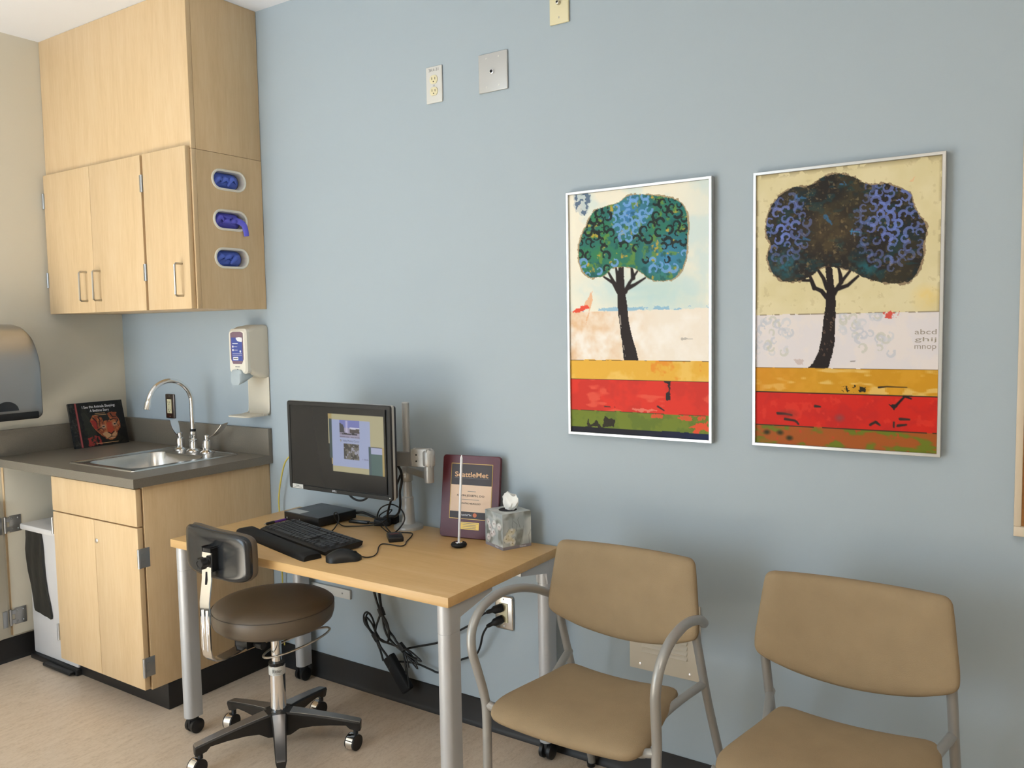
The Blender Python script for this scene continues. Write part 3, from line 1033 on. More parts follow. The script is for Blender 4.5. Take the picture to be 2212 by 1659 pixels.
text('A Bedtime Story', BW * 0.36, 0.0160, bpt(BW * 0.545, BHH * 0.795, BT + 0.0006), uu, vv, 'print_white', bk, 'title_lettering', bold=0.012)
b = B()
bslab(b, BW * .45, BW * .64, BHH * .725, BHH * .735, BT + .0005, BT + .0008)
bslab(b, BW * .44, BW * .66, BHH * .690, BHH * .702, BT + .0005, BT + .0008)
bslab(b, BW * .38, BW * .80, BHH * .050, BHH * .062, BT + .0005, BT + .0008)
b.obj('small_print', 'print_gold', bk, kind='stuff')

# ================================================================== desk
ZD = 0.716
DX0, DX1, DY0, DY1 = 1.248, 2.496, -0.6215, -0.020
dk = thing('desk', 'maple topped desk on four silver legs against the blue wall', 'desk', ((DX0 + DX1) / 2, (DY0 + DY1) / 2, 0))
B().box(DX0, DX1, DY0, DY1, ZD - 0.029, ZD, 0.002).obj('desk_top', 'maple_desk', dk)
LEGS = [(DX0 + 0.032, DY0 + 0.038, -1, -1), (DX1 - 0.032, DY0 + 0.038, 1, -1), (DX0 + 0.032, DY1 - 0.038, -1, 1), (DX1 - 0.032, DY1 - 0.038, 1, 1)]
def leg_ring(x, y, z, sy, r=0.0225):
    """round on the outer (front or back) half, square on the inner half"""
    pts_ = []
    for k in range(13):
        a = PI * k / 12
        pts_.append((x + r * math.cos(a), y + sy * (r * 0.55 + r * 0.9 * math.sin(a)), z))
    pts_.append((x - r, y - sy * r * 1.1, z))
    pts_.append((x + r, y - sy * r * 1.1, z))
    return pts_
for x, y, sx, sy in LEGS:
    lg = B().loft([leg_ring(x, y, 0.062, -1), leg_ring(x, y, 0.604, -1), leg_ring(x, y, 0.6045, -1, 0.0217), leg_ring(x, y, 0.6065, -1, 0.0217), leg_ring(x, y, 0.607, -1), leg_ring(x, y, ZD - 0.030, -1)]).obj('leg', 'leg_paint', dk, smooth=40)
    b = B()
    for k in (-1, 1):
        b.lathe([(0, -0.0095), (0.019, -0.0095), (0.0268, -0.006), (0.0268, 0.006), (0.019, 0.0095), (0, 0.0095)], (x + k * 0.0145, y + sy * -0.004, 0.0268), 'X', 24)
    b.box(x - 0.0065, x + 0.0065, y - 0.020, y + 0.020, 0.018, 0.058, 0.003)
    b.lathe([(0, 0.048), (0.0185, 0.050), (0.0205, 0.0615), (0, 0.0615)], (x, y, 0), 'Z', 16)
    b.obj('caster', 'black_plastic', lg)
    # bracket arm under the top: along the depth
    ya, yb = (y + 0.02, y + 0.16) if sy < 0 else (y - 0.16, y - 0.02)
    poly = [(y - sy * 0.02, ZD - 0.030), (y - sy * 0.185, ZD - 0.030), (y - sy * 0.185, ZD - 0.044), (y - sy * 0.030, ZD - 0.075), (y - sy * 0.024, ZD - 0.112), (y - sy * 0.02, ZD - 0.112)]
    B().prism(poly, 'X', x - 0.0215, x + 0.0215).obj('bracket', 'leg_paint', dk)

# ================================================================== stool
ST = Vector((1.638, -0.495, 0))
st = thing('rolling_stool', 'taupe round rolling stool with black backrest and five spoke base', 'stool', ST)
SC = Vector((1.626, -0.490, 0))
seat_z0, seat_z1 = 0.438, 0.526
seat = B().lathe([(0, seat_z0), (0.150, seat_z0), (0.183, seat_z0 + 0.006), (0.199, seat_z0 + 0.020), (0.205, seat_z0 + 0.040), (0.206, seat_z0 + 0.058), (0.2045, seat_z0 + 0.068), (0.199, seat_z0 + 0.077), (0.185, seat_z0 + 0.085), (0.150, seat_z0 + 0.090), (0.09, seat_z0 + 0.088), (0, seat_z0 + 0.085)], (SC.x, SC.y, 0), 'Z', 64).obj('seat', 'stool_vinyl', st, smooth=60)
B().tube([(SC.x + 0.2045 * math.cos(2 * PI * k / 48), SC.y + 0.2045 * math.sin(2 * PI * k / 48), seat_z0 + 0.070) for k in range(48)], 0.0016, 6, smooth=False, closed=True).obj('piping', 'stool_piping', seat)
b = B()
a = R(-118)
b.tube([(SC.x + (0.2065 - 0.0006) * math.cos(a), SC.y + 0.2059 * math.sin(a), seat_z0 + 0.068), (SC.x + 0.206 * math.cos(a), SC.y + 0.206 * math.sin(a), seat_z0 + 0.045), (SC.x + 0.198 * math.cos(a), SC.y + 0.198 * math.sin(a), seat_z0 + 0.018)], 0.0012, 6)
b.obj('seam', 'stool_piping', seat)
B().lathe([(0, 0.400), (0.10, 0.412), (0.11, 0.431), (0, 0.431)], (SC.x, SC.y, 0), 'Z', 32).obj('seat_plate', 'black_plastic', st)
b = B().lathe([(0, 0.235), (0.0175, 0.235), (0.0175, 0.41), (0, 0.41)], (ST.x, ST.y, 0), 'Z', 24)
b.obj('piston', 'chrome', st)
B().lathe([(0, 0.298), (0.0255, 0.298), (0.0275, 0.302), (0.0275, 0.310), (0, 0.310)], (ST.x, ST.y, 0), 'Z', 24).obj('collar', 'black_plastic', st)
b = B().lathe([(0, 0.085), (0.0275, 0.085), (0.0275, 0.12), (0.0265, 0.299), (0, 0.299)], (ST.x, ST.y, 0), 'Z', 32)
col = b.obj('column', 'chrome', st)
lab = B().lathe([(0.0278, 0.268), (0.0282, 0.2685), (0.0282, 0.2965), (0.0278, 0.297)], (ST.x, ST.y, 0), 'Z', 32).obj('column_label', 'plate_light', col)
# direction from the stool to the viewer's side of the room
vd = Vector((3.866 - ST.x, -2.352 - ST.y, 0)).normalized()
vs_ = Vector((-vd.y, vd.x, 0))
text('Ritter', 0.030, 0.0125, ST + vd * 0.0288 + Vector((0, 0, 0.285)), vs_, (0, 0, 1), 'print_dark', col, 'maker_lettering')
text('BY MIDMARK', 0.024, 0.003, ST + vd * 0.0288 + Vector((0, 0, 0.2735)), vs_, (0, 0, 1), 'print_gray', col, 'maker_lettering')
# ring lever under the seat
tilt = []
for k in range(25):
    a = 2 * PI * k / 24
    lx, ly = 0.118 * math.cos(a), 0.118 * math.sin(a)
    tilt.append(a)
ring = []
lc = Vector((ST.x + 0.050, ST.y + 0.048, 0.370))
e1 = Vector((0.62, 0.78, 0.30)).normalized()
e2 = Vector((0.78, -0.62, 0.0)).normalized()
for k in range(22):
    a = 2 * PI * k / 22
    ring.append(lc + e1 * (0.118 * math.cos(a)) + e2 * (0.060 * math.sin(a)))
B().tube(ring, 0.0038, 8, 3, closed=True).obj('height_lever', 'nickel', st)
# five spokes
for k in range(5):
    a = R(-111.5 + 72 * k)
    dx = Vector((math.cos(a), math.sin(a), 0))
    dy = Vector((-dx.y, dx.x, 0))
    rings = []
    prof = [(0.015, 0.050, 0.140, 0.030), (0.045, 0.056, 0.138, 0.027), (0.075, 0.076, 0.134, 0.025), (0.12, 0.083, 0.127, 0.0225), (0.18, 0.085, 0.117, 0.0205), (0.235, 0.083, 0.107, 0.019), (0.248, 0.070, 0.104, 0.0185), (0.278, 0.062, 0.098, 0.0175), (0.284, 0.064, 0.095, 0.016)]
    for r, zb, zt, w in prof:
        pc = ST + dx * r
        rings.append([pc + dy * (-w * 0.62) + Vector((0, 0, zb)), pc + dy * (w * 0.62) + Vector((0, 0, zb)), pc + dy * w + Vector((0, 0, zt - 0.006)), pc + dy * (w * 0.8) + Vector((0, 0, zt)), pc + dy * (-w * 0.8) + Vector((0, 0, zt)), pc + dy * (-w) + Vector((0, 0, zt - 0.006))])
    sp_ = B().loft(rings).obj('spoke', 'cast_dark', st, smooth=40)
    rings = []
    for r, zb, zt, w in prof[1:]:
        pc = ST + dx * r
        rings.append([pc + dy * (w * 0.82) + Vector((0, 0, zt - 0.0005)), pc + dy * (w * 0.80) + Vector((0, 0, zt + 0.0012)), pc + dy * (-w * 0.80) + Vector((0, 0, zt + 0.0012)), pc + dy * (-w * 0.82) + Vector((0, 0, zt - 0.0005))])
    B().loft(rings).obj('spoke_cap', 'cast_metal', sp_, smooth=40)
    # caster: chrome hooded wheel pair, swivelled
    sw = R([-86, -80, -84, -92, -78][k])
    wdir = Vector((math.cos(sw), math.sin(sw), 0))      # rolling direction
    ax = Vector((-wdir.y, wdir.x, 0))                   # axle
    piv = ST + dx * 0.266
    wc_ = piv + wdir * 0.014
    b = B().lathe([(0, 0.045), (0.0085, 0.045), (0.0085, 0.066), (0, 0.066)], (piv.x, piv.y, 0), 'Z', 12)
    b.obj('caster_stem', 'black_plastic', sp_)
    def wheel(bd, h0, h1, rad, seg=26, a0=0, a1=360):
        rg0, rg1 = [], []
        for i in range(seg):
            t = R(a0 + (a1 - a0) * i / (seg if a1 - a0 >= 360 else seg - 1))
            off = wdir * (rad * math.cos(t)) + Vector((0, 0, 0.0265 + rad * math.sin(t)))
            rg0.append(wc_ + ax * h0 + off)
            rg1.append(wc_ + ax * h1 + off)
        bd.loft([rg0, rg1])
    for h0, h1 in ((0.0135, 0.0185), (-0.0185, -0.0135)):
        b = B()
        wheel(b, h0, h1, 0.0272)
        b.obj('caster_wheel', 'black_plastic', sp_)
    b = B()
    wheel(b, -0.0134, 0.0134, 0.0285, 24, -35, 235)
    b.obj('caster_hood', 'chrome', sp_)
# J shaped back support
jd = Vector((0.02, -1.0, 0)).normalized()
js = Vector((-jd.y, jd.x, 0))
j0 = Vector((SC.x, SC.y, 0))
path = [(0.09, 0.418), (0.13, 0.408), (0.17, 0.400), (0.225, 0.396), (0.256, 0.402), (0.270, 0.418), (0.275, 0.445), (0.275, 0.50), (0.274, 0.595), (0.262, 0.665), (0.258, 0.752)]
def bar(bd, pa, half, th):
    rings = []
    n = len(pa)
    for i in range(n):
        r, z = pa[i]
        r0, z0_ = pa[max(0, i - 1)]
        r1, z1_ = pa[min(n - 1, i + 1)]
        t = Vector((r1 - r0, z1_ - z0_)).normalized()
        nr, nz = t.y * th, -t.x * th
        pc = j0 + jd * r + Vector((0, 0, z))
        off = jd * nr + Vector((0, 0, nz))
        rings.append([pc - js * half - off, pc + js * half - off, pc + js * half + off, pc - js * half + off])
    bd.loft(rings)
    return bd
jb = bar(B(), path, 0.0225, 0.0022).obj('back_support', 'chrome', st, smooth=40)
for sgn in (-1, 1):
    b = B()
    b.tube([j0 + jd * r + js * (sgn * 0.0105) + Vector((0, 0, z)) for r, z in [(0.2765, 0.44), (0.2770, 0.50), (0.2765, 0.570)]], 0.0035, 8)
    b.obj('stiffening_rib', 'chrome', jb)
b = B()
pc = j0 + jd * 0.2665
b.tube([pc + Vector((0, 0, 0.650)), pc + jd * -0.0045 + Vector((0, 0, 0.690))], 0.0035, 8, smooth=False)
b.obj('adjust_slot', 'dark_hole', jb)
# knob on the outside of the support
kc = j0 + jd * 0.262 + Vector((0, 0, 0.722))
b = B()
def knob_ring(h, r, lobes=True):
    return [kc + jd * h + js * (r * (1 + (0.10 * math.cos(6 * 2 * PI * i / 48) if lobes else 0)) * math.cos(2 * PI * i / 48)) + Vector((0, 0, r * (1 + (0.10 * math.cos(6 * 2 * PI * i / 48) if lobes else 0)) * math.sin(2 * PI * i / 48))) for i in range(48)]
b.loft([knob_ring(0.0, 0.012, False), knob_ring(0.006, 0.013, False), knob_ring(0.008, 0.0185), knob_ring(0.024, 0.0185), knob_ring(0.028, 0.016), knob_ring(0.028, 0.011, False), knob_ring(0.026, 0.010, False)])
b.obj('knob', 'black_plastic', st)
# backrest: rounded black shell, pad on the seat side
bn_ = Vector((-0.08, -0.997, 0)).normalized()     # outwards, away from the sitter
bu_ = Vector((-bn_.y, bn_.x, 0))
bcen = Vector((1.606, -0.712, 0.737))
def shell_ring(d, sx, sz, seg=48):
    out_ = []
    for i in range(seg):
        t = 2 * PI * i / seg
        ct_, st_ = math.cos(t), math.sin(t)
        ex = 0.34
        px_ = math.copysign(abs(ct_) ** ex, ct_) * sx
        pz_ = math.copysign(abs(st_) ** ex, st_) * sz
        curve = -0.9 * px_ ** 2
        out_.append(bcen + bu_ * px_ + Vector((0, 0, pz_)) + bn_ * (d + curve))
    return out_
b = B()
b.loft([shell_ring(-0.006, 0.174, 0.076), shell_ring(0.006, 0.176, 0.078), shell_ring(0.014, 0.172, 0.074), shell_ring(0.016, 0.161, 0.065), shell_ring(0.013, 0.128, 0.050), shell_ring(0.010, 0.112, 0.040), shell_ring(0.0105, 0.09, 0.03), shell_ring(0.011, 0.03, 0.01)])
b.obj('backrest_shell', 'black_gloss', st, smooth=60)
b = B()
b.loft([shell_ring(-0.005, 0.174, 0.076), shell_ring(-0.012, 0.177, 0.080), shell_ring(-0.028, 0.171, 0.075), shell_ring(-0.038, 0.135, 0.055), shell_ring(-0.041, 0.05, 0.02)])
b.obj('backrest_pad', 'stool_vinyl', st, smooth=60)
b = B()
pc = j0 + jd * 0.247 + Vector((0, 0, 0.730))
for off in (-0.013, 0.013):
    q0 = pc + js * off
    b.tube([q0 + Vector((0, 0, -0.032)), q0 + Vector((0, 0, 0.032))], 0.0055, 8, smooth=False)
rmj = Matrix((js, jd, Vector((0, 0, 1)))).transposed()
b.box(pc.x - 0.021, pc.x + 0.021, pc.y - 0.010, pc.y + 0.010, pc.z - 0.036, pc.z + 0.036, 0.004, 2, rmj)
b.obj('back_bracket', 'black_plastic', st)
b = B()
pc = j0 + jd * 0.11 + Vector((0, 0, 0.412))
b.tube([pc, pc + js * 0.03, pc + js * 0.055], 0.009, 10, smooth=False)
b.tube([pc + js * 0.045, pc + js * 0.072], 0.013, 12, smooth=False)
b.box(pc.x - 0.03, pc.x + 0.03, pc.y - 0.03, pc.y + 0.03, pc.z - 0.008, pc.z + 0.016, 0.003, 2, rmj)
b.obj('support_clamp', 'black_plastic', st)

# ================================================================== monitor and arm
mn = thing('monitor', 'black flat monitor with silver edge showing a medical centre slide', 'monitor', (1.765, -0.27, 0.872))
MX0, MX1, MZ0, MZ1, MY = 1.5135, 2.016, 0.8705, 1.1915, -0.300
def mrect(d, y, r=0.008):
    return [(p[0], y, p[1]) for p in rrect(MX0 + d, MX1 - d, MZ0 + d, MZ1 - d, r, 4)]
b = B().loft([mrect(0.014, MY + 0.004, .002), mrect(0.014, MY - 0.0005, .002), mrect(0.002, MY - 0.001), mrect(0.0, MY + 0.001), mrect(0.0, MY + 0.007)], True, True)
b.obj('bezel', 'black_plastic', mn)
B().loft([mrect(0.0005, MY + 0.007), mrect(-0.0008, MY + 0.009), mrect(-0.0008, MY + 0.017), mrect(0.0008, MY + 0.0185)]).obj('edge_trim', 'silver_paint', mn)
B().loft([mrect(0.0015, MY + 0.0185), mrect(0.003, MY + 0.030), mrect(0.05, MY + 0.046, 0.02), mrect(0.06, MY + 0.048, 0.02)]).obj('rear_cover', 'black_plastic', mn)
SXA, SXB, SZA, SZB = 1.5305, 1.992, 0.8885, 1.177
P = Paint(210, 132, (6, 6, 6))
YEL, PAGE, TEAL, TAN = (171, 164, 130), (154, 164, 196), (72, 98, 96), (166, 146, 92)
P.blend(P.rect(.42, .985, .077, .45), YEL)
P.blend(P.rect(.42, .455, .077, .14), TAN)
P.blend(P.rect(.43, .456, .14, .62), (52, 70, 72))
P.blend(P.rect(.448, .458, .62, .70), TAN)
P.blend(P.rect(.455, .835, .45, .78), YEL)
P.blend(P.rect(.456, .85, .15, .71), PAGE)
P.blend(P.rect(.832, .966, .52, .78), TEAL)
P.blend(P.rect(.832, .853, .443, .78), (66, 86, 92))
P.blend(P.rect(.853, .97, .455, .53), (162, 168, 196))
P.blend(P.rect(.966, .985, .45, .78), TAN)
P.blend(P.rect(.54, .745, .148, .365), (112, 118, 178))
P.blend(P.rect(.54, .745, .24, .365), (150, 144, 166))
P.blend(P.poly([(.54, .19), (.575, .20), (.585, .24), (.59, .30), (.54, .30)], .006, 3), (62, 62, 66))
P.blend(P.rect(.642, .745, .232, .252), (196, 196, 214))
P.blend(P.rect(.64, .745, .252, .30, .006, 5), (74, 66, 66))
P.blend(P.rect(.54, .72, .305, .322, .004, 6) * (P.n(6, 4) > .42), (44, 42, 50))
P.blend(np.exp(-((P.u - .612) / .012) ** 2) * ((P.v > .16) & (P.v < .30)) * .8, (190, 184, 214))
P.blend(P.rect(.54, .745, .345, .352) * (P.n(3, 8) > .4), (96, 92, 112))
P.blend(P.rect(.578, .735, .43, .625), (104, 100, 94))
P.blend(P.rect(.578, .735, .43, .625) * (P.n(7, 31) > .52), (146, 146, 160))
P.blend(P.rect(.578, .735, .43, .625) * (P.n(6, 37) > .60), (60, 58, 54))
P.blend(P.rect(.77, .825, .60, .612) * (P.n(3, 9) > .4), (126, 132, 160))
ms = P.obj('screen', 'print_screen', mn, (SXA, MY - 0.0007, SZB), (SXB - SXA, 0, 0), (0, 0, SZA - SZB))
def spt(u, v):
    return (SXA + (SXB - SXA) * u, MY - 0.0007, SZB - (SZB - SZA) * v)
text('Valley Medical Center', 0.079, 0.0098, spt(.655, .401), (1, 0, 0), (0, 0, 1), 'print_dark', mn, 'slide_lettering', bold=-0.01)
B().prism([(spt(.548, 0)[0] + p * 0.004, spt(0, .40)[2] + q * 0.0055) for p, q in ((0, 1), (-1, .2), (0, -1), (1, .2))], 'Y', MY - 0.0014, MY - 0.0010).obj('slide_emblem', 'print_gray', mn)
text('DELL', 0.022, 0.0068, (1.745, MY - 0.0012, 0.8795), (1, 0, 0), (0, 0, 1), 'print_white', mn, 'maker_lettering', bold=0.02)
b = B().box(1.532, 1.586, MY - 0.0018, MY - 0.001, 0.8725, 0.888)
stk = b.obj('asset_sticker', 'plate_light', mn)
B().box(1.548, 1.566, MY - 0.0021, MY - 0.0017, 0.8815, 0.8835).box(1.540, 1.580, MY - 0.0021, MY - 0.0017, 0.8765, 0.878).obj('sticker_print', 'print_gray', stk)
B().lathe([(0, 0), (0.0022, 0), (0.0022, -0.001), (0, -0.001)], (2.005, MY - 0.001, 0.880), 'Y', 10).obj('power_button', 'plate_light', mn)

ma = thing('monitor_mount', 'silver monitor arm on a pole with a round base on the desk', 'monitor arm', (1.887, -0.072, ZD))
PX, PYY = 1.887, -0.075
B().lathe([(0, 0), (0.054, 0), (0.0545, 0.004), (0.053, 0.010), (0.046, 0.014), (0.036, 0.015), (0.030, 0.018), (0, 0.018)], (PX, PYY, ZD), 'Z', 40).obj('base', 'silver_paint', ma)
pl = B().lathe([(0, 0.018), (0.0245, 0.018), (0.0225, 0.060), (0.0215, 0.115), (0.0195, 0.117), (0.0165, 0.118), (0.0155, 0.17), (0.0155, 0.172), (0, 0.172)], (PX, PYY, ZD), 'Z', 32).obj('lower_sleeve', 'silver_paint', ma)
B().lathe([(0, 0.15), (0.0135, 0.15), (0.0135, 0.461), (0.011, 0.464), (0, 0.464)], (PX, PYY, ZD), 'Z', 28).obj('pole', 'silver_paint', ma)
JX, JY = 2.052, -0.150
b = B().lathe([(0, 0.176), (0.019, 0.176), (0.0205, 0.179), (0.0205, 0.226), (0.019, 0.229), (0, 0.229)], (PX, PYY, ZD), 'Z', 28)
b.obj('collar', 'silver_paint', ma)
b = B().lathe([(0, 0.234), (0.0165, 0.234), (0.0165, 0.262), (0, 0.262)], (PX, PYY, ZD), 'Z', 28)
b.obj('upper_collar', 'silver_paint', ma)
def barbox(bd, p, q, half, z0, z1, bev=0.004):
    p, q = Vector(p), Vector(q)
    d_ = (q - p)
    L = d_.length
    rz = math.atan2(d_.y, d_.x)
    mid = (p + q) / 2
    bd.box(mid.x - L / 2, mid.x + L / 2, mid.y - half, mid.y + half, z0, z1, bev, 2, Matrix.Rotation(rz, 3, 'Z'))
    return bd
barbox(B(), (PX, PYY, 0), (JX, JY, 0), 0.011, 0.922, 0.950, 0.006).obj('lower_arm', 'arm_paint', ma)
B().lathe([(0, 0.912), (0.0155, 0.912), (0.017, 0.916), (0.017, 0.972), (0.0, 0.973)], (JX, JY, 0), 'Z', 24).obj('joint', 'arm_paint', ma)
b = barbox(B(), (JX + 0.012, JY + 0.003, 0), (1.86, -0.205, 0), 0.0125, 0.974, 1.010, 0.006)
b.obj('upper_arm', 'arm_paint', ma)
b = B()
b.lathe([(0, 0.972), (0.020, 0.972), (0.022, 0.976), (0.022, 1.018), (0.018, 1.026), (0.0, 1.028)], (JX, JY, 0), 'Z', 24)
barbox(b, (JX, JY, 0), (JX - 0.055, JY - 0.016, 0), 0.0145, 0.978, 1.022, 0.008)
b.obj('elbow', 'silver_paint', ma)
b = B()
for zz_ in (0.988, 1.010):
    p_ = Vector((JX - 0.035, JY - 0.0245, zz_))
    b.lathe([(0, -0.002), (0.003, -0.002), (0.003, 0.004), (0, 0.004)], p_, 'Y', 10)
b.obj('bolts', 'black_plastic', ma)
b = B().box(1.715, 1.815, -0.2515, -0.245, 0.985, 1.085, 0.002).box(1.75, 1.78, -0.245, -0.20, 1.0, 1.05, 0.004)
barbox(b, (1.765, -0.205, 0), (1.87, -0.205, 0), 0.011, 0.978, 1.006, 0.004)
b.obj('mount_plate', 'arm_paint', ma)

# ================================================================== desk things
pc_ = thing('mini_computer', 'flat black mini computer under the monitor', 'computer', (1.502, -0.145, ZD), R(-5))
Lm = lambda t: Matrix.Translation(t.location) @ t.rotation_euler.to_matrix().to_4x4()
def lobj(bd, name, material, t, smooth=35):
    """bd is modelled in the thing's own axes"""
    bd.bm.transform(Lm(t if t.parent is None else t))
    return bd.obj(name, material, t, smooth)
hw, hd = 0.104, 0.090
lobj(B().box(-hw, hw, -hd, hd, 0.004, 0.035, 0.002), 'case', 'black_plastic', pc_)
lobj(B().box(-hw, hw, -hd, hd, 0.0352, 0.0366, 0.0005), 'top_cover', 'pc_top', pc_)
lobj(B().box(-hw + 0.02, hw - 0.02, -hd + .01, hd - .01, 0.0, 0.004), 'feet', 'black_matte', pc_)
sx_ = lobj(B().box(-hw + 0.008, -hw + 0.088, -hd + 0.006, -hd + 0.052, 0.0367, 0.0371), 'sticker', 'plate_gray', pc_)
b = B().box(-0.088, -0.0855, -hd - 0.0006, -hd, 0.012, 0.018).box(-0.012, -0.0095, -hd - 0.0006, -hd, 0.012, 0.018)
lobj(b, 'front_port', 'plate_light', pc_)
for k in range(7):
    pass

kb = thing('keyboard', 'black full size keyboard behind a wrist rest on the desk', 'keyboard', (1.692, -0.375, ZD), R(-13.2))
KW, KD = 0.228, 0.074
b = B()
prof = [(-KD, 0.002), (-KD, 0.013), (-KD + 0.012, 0.0165), (KD - 0.006, 0.0235), (KD, 0.021), (KD - 0.004, 0.009), (KD - 0.02, 0.004)]
b.loft([[(x, y * (1.0 if abs(x) < KW else 0.96), z) for y, z in prof] for x in (-KW, -KW + 0.004, KW - 0.004, KW)])
lobj(b, 'case', 'black_plastic', kb)
lobj(B().box(-0.2, -0.17, KD - 0.02, KD - 0.01, 0, 0.006).box(0.17, 0.2, KD - 0.02, KD - 0.01, 0, 0.006).box(-0.2, 0.2, -KD + 0.006, -KD + 0.012, 0, 0.003), 'feet', 'black_matte', kb)
def key_mesh(w, d):
    bm_ = bmesh.new()
    h = 0.0055
    vs0 = [bm_.verts.new(p) for p in ((-w / 2, -d / 2, 0), (w / 2, -d / 2, 0), (w / 2, d / 2, 0), (-w / 2, d / 2, 0))]
    vs1 = [bm_.verts.new(p) for p in ((-w / 2 + .002, -d / 2 + .0018, h), (w / 2 - .002, -d / 2 + .0018, h), (w / 2 - .002, d / 2 - .0018, h * 1.05), (-w / 2 + .002, d / 2 - .0018, h * 1.05))]
    bm_.faces.new(vs1)
    for i in range(4):
        j = (i + 1) % 4
        bm_.faces.new((vs0[i], vs0[j], vs1[j], vs1[i]))
    me = bpy.data.meshes.new('key')
    bm_.to_mesh(me)
    bm_.free()
    me.materials.append(M['key_black'])
    return me
kmesh = {}
U = 0.0190
rows = []
x0k = -KW + 0.012
rows.append((5, [(0, 1), (2, 1), (3, 1), (4, 1), (5, 1), (6.5, 1), (7.5, 1), (8.5, 1), (9.5, 1), (11, 1), (12, 1), (13, 1), (14, 1), (15.25, 1), (16.25, 1), (17.25, 1), (18.5, 1), (19.5, 1), (20.5, 1), (21.5, 1)]))
rows.append((4, [(i, 1) for i in range(13)] + [(13, 2), (15.25, 1), (16.25, 1), (17.25, 1), (18.5, 1), (19.5, 1), (20.5, 1), (21.5, 1)]))
rows.append((3, [(0, 1.5)] + [(1.5 + i, 1) for i in range(12)] + [(13.5, 1.5), (15.25, 1), (16.25, 1), (17.25, 1), (18.5, 1), (19.5, 1), (20.5, 1), (21.5, 1)]))
rows.append((2, [(0, 1.75)] + [(1.75 + i, 1) for i in range(11)] + [(12.75, 2.25), (18.5, 1), (19.5, 1), (20.5, 1)]))
rows.append((1, [(0, 2.25)] + [(2.25 + i, 1) for i in range(10)] + [(12.25, 2.75), (16.25, 1), (18.5, 1), (19.5, 1), (20.5, 1), (21.5, 1)]))
rows.append((0, [(0, 1.25), (1.25, 1.25), (2.5, 1.25), (3.75, 6.25), (10, 1.25), (11.25, 1.25), (12.5, 1.25), (13.75, 1.25), (15.25, 1), (16.25, 1), (17.25, 1), (18.5, 2), (20.5, 1)]))
for r, ks in rows:
    for kx, kw in ks:
        wkey = kw * U - 0.001
        if kw not in kmesh:
            kmesh[kw] = key_mesh(wkey, U - 0.0008)
        o = bpy.data.objects.new('key', kmesh[kw])
        C.objects.link(o)
        o.parent = kb
        yk = -KD + 0.023 + r * 0.0192 + (0.004 if r == 5 else 0)
        o.location = (x0k + (kx + kw / 2) * U * 0.90 if False else x0k + (kx + kw / 2) * 0.0190, yk, 0.0163 + (yk + KD) * 0.049)
        o.scale = (1, 1, 1)
        o.rotation_euler = (0.049, 0, 0)

wr = thing('wrist_rest', 'long black padded wrist rest in front of the keyboard', 'wrist rest', (1.648, -0.486, ZD), R(-14.5))
b = B()
rings = []
for i in range(25):
    t = -1 + 2 * i / 24
    x = 0.255 * t
    k = (1 - abs(t) ** 14) ** 0.5 if abs(t) < 1 else 0.02
    w = 0.034 + 0.0 * t
    hgt = 0.018 + 0.006 * t * t
    if abs(t) > 0.97:
        hgt *= 0.75
        w *= 0.9
    prof = [(-w, 0.0), (-w * 1.02, 0.005), (-w * 0.92, hgt * 0.75), (-w * 0.6, hgt * 0.97), (0, hgt), (w * 0.6, hgt * 0.97), (w * 0.92, hgt * 0.75), (w * 1.02, 0.005), (w, 0.0)]
    rings.append([(x, y, z) for y, z in prof])
b.loft(rings)
b.bm.transform(Lm(wr))
wro = b.obj('pad', 'black_matte', wr, smooth=60)

mo = thing('mouse', 'black computer mouse beside the keyboard', 'mouse', (1.985, -0.503, ZD), R(48))
b = B()
rings = []
for i in range(15):
    t = i / 14
    x = -0.056 + 0.112 * t
    w = 0.031 * (1 - (2 * t - 1) ** 6 * 0.75) * (0.94 if 0.35 < t < 0.75 else 1.0) + 0.0005
    hgt = 0.036 * math.sin(PI * (0.07 + 0.80 * (1 - t) ** 0.95)) * (1 - 0.15 * t) + 0.004
    rings.append([(x, w * math.cos(a) * (1.0 if math.sin(a) < .3 else 1 - .12 * (math.sin(a) - .3)), 0.001 + hgt * max(0, math.sin(a)) ** 0.8) for a in [PI * k / 12 for k in range(13)]])
b.loft(rings)
b.bm.transform(Lm(mo))
b.obj('shell', 'black_plastic', mo, smooth=70)
b = B().lathe([(0, -0.003), (0.009, -0.003), (0.010, 0), (0.009, 0.003), (0, 0.003)], (0.034, 0, 0.019), 'Y', 16)
b.bm.transform(Lm(mo))
b.obj('scroll_wheel', 'black_matte', mo)
zc = ZD + 0.003
B().tube([(2.024, -0.462, ZD + 0.008), (2.032, -0.447, zc), (2.040, -0.425, zc), (2.020, -0.385, zc), (1.979, -0.335, zc), (1.963, -0.300, zc), (1.991, -0.292, zc), (2.035, -0.290, zc), (2.037, -0.268, zc), (2.015, -0.235, zc), (1.985, -0.175, zc), (1.962, -0.142, zc), (1.945, -0.138, zc), (1.915, -0.150, zc), (1.880, -0.172, zc), (1.82, -0.15, zc + 0.01)], 0.0019, 8).obj('cord', 'cord_black', mo, smooth=60)

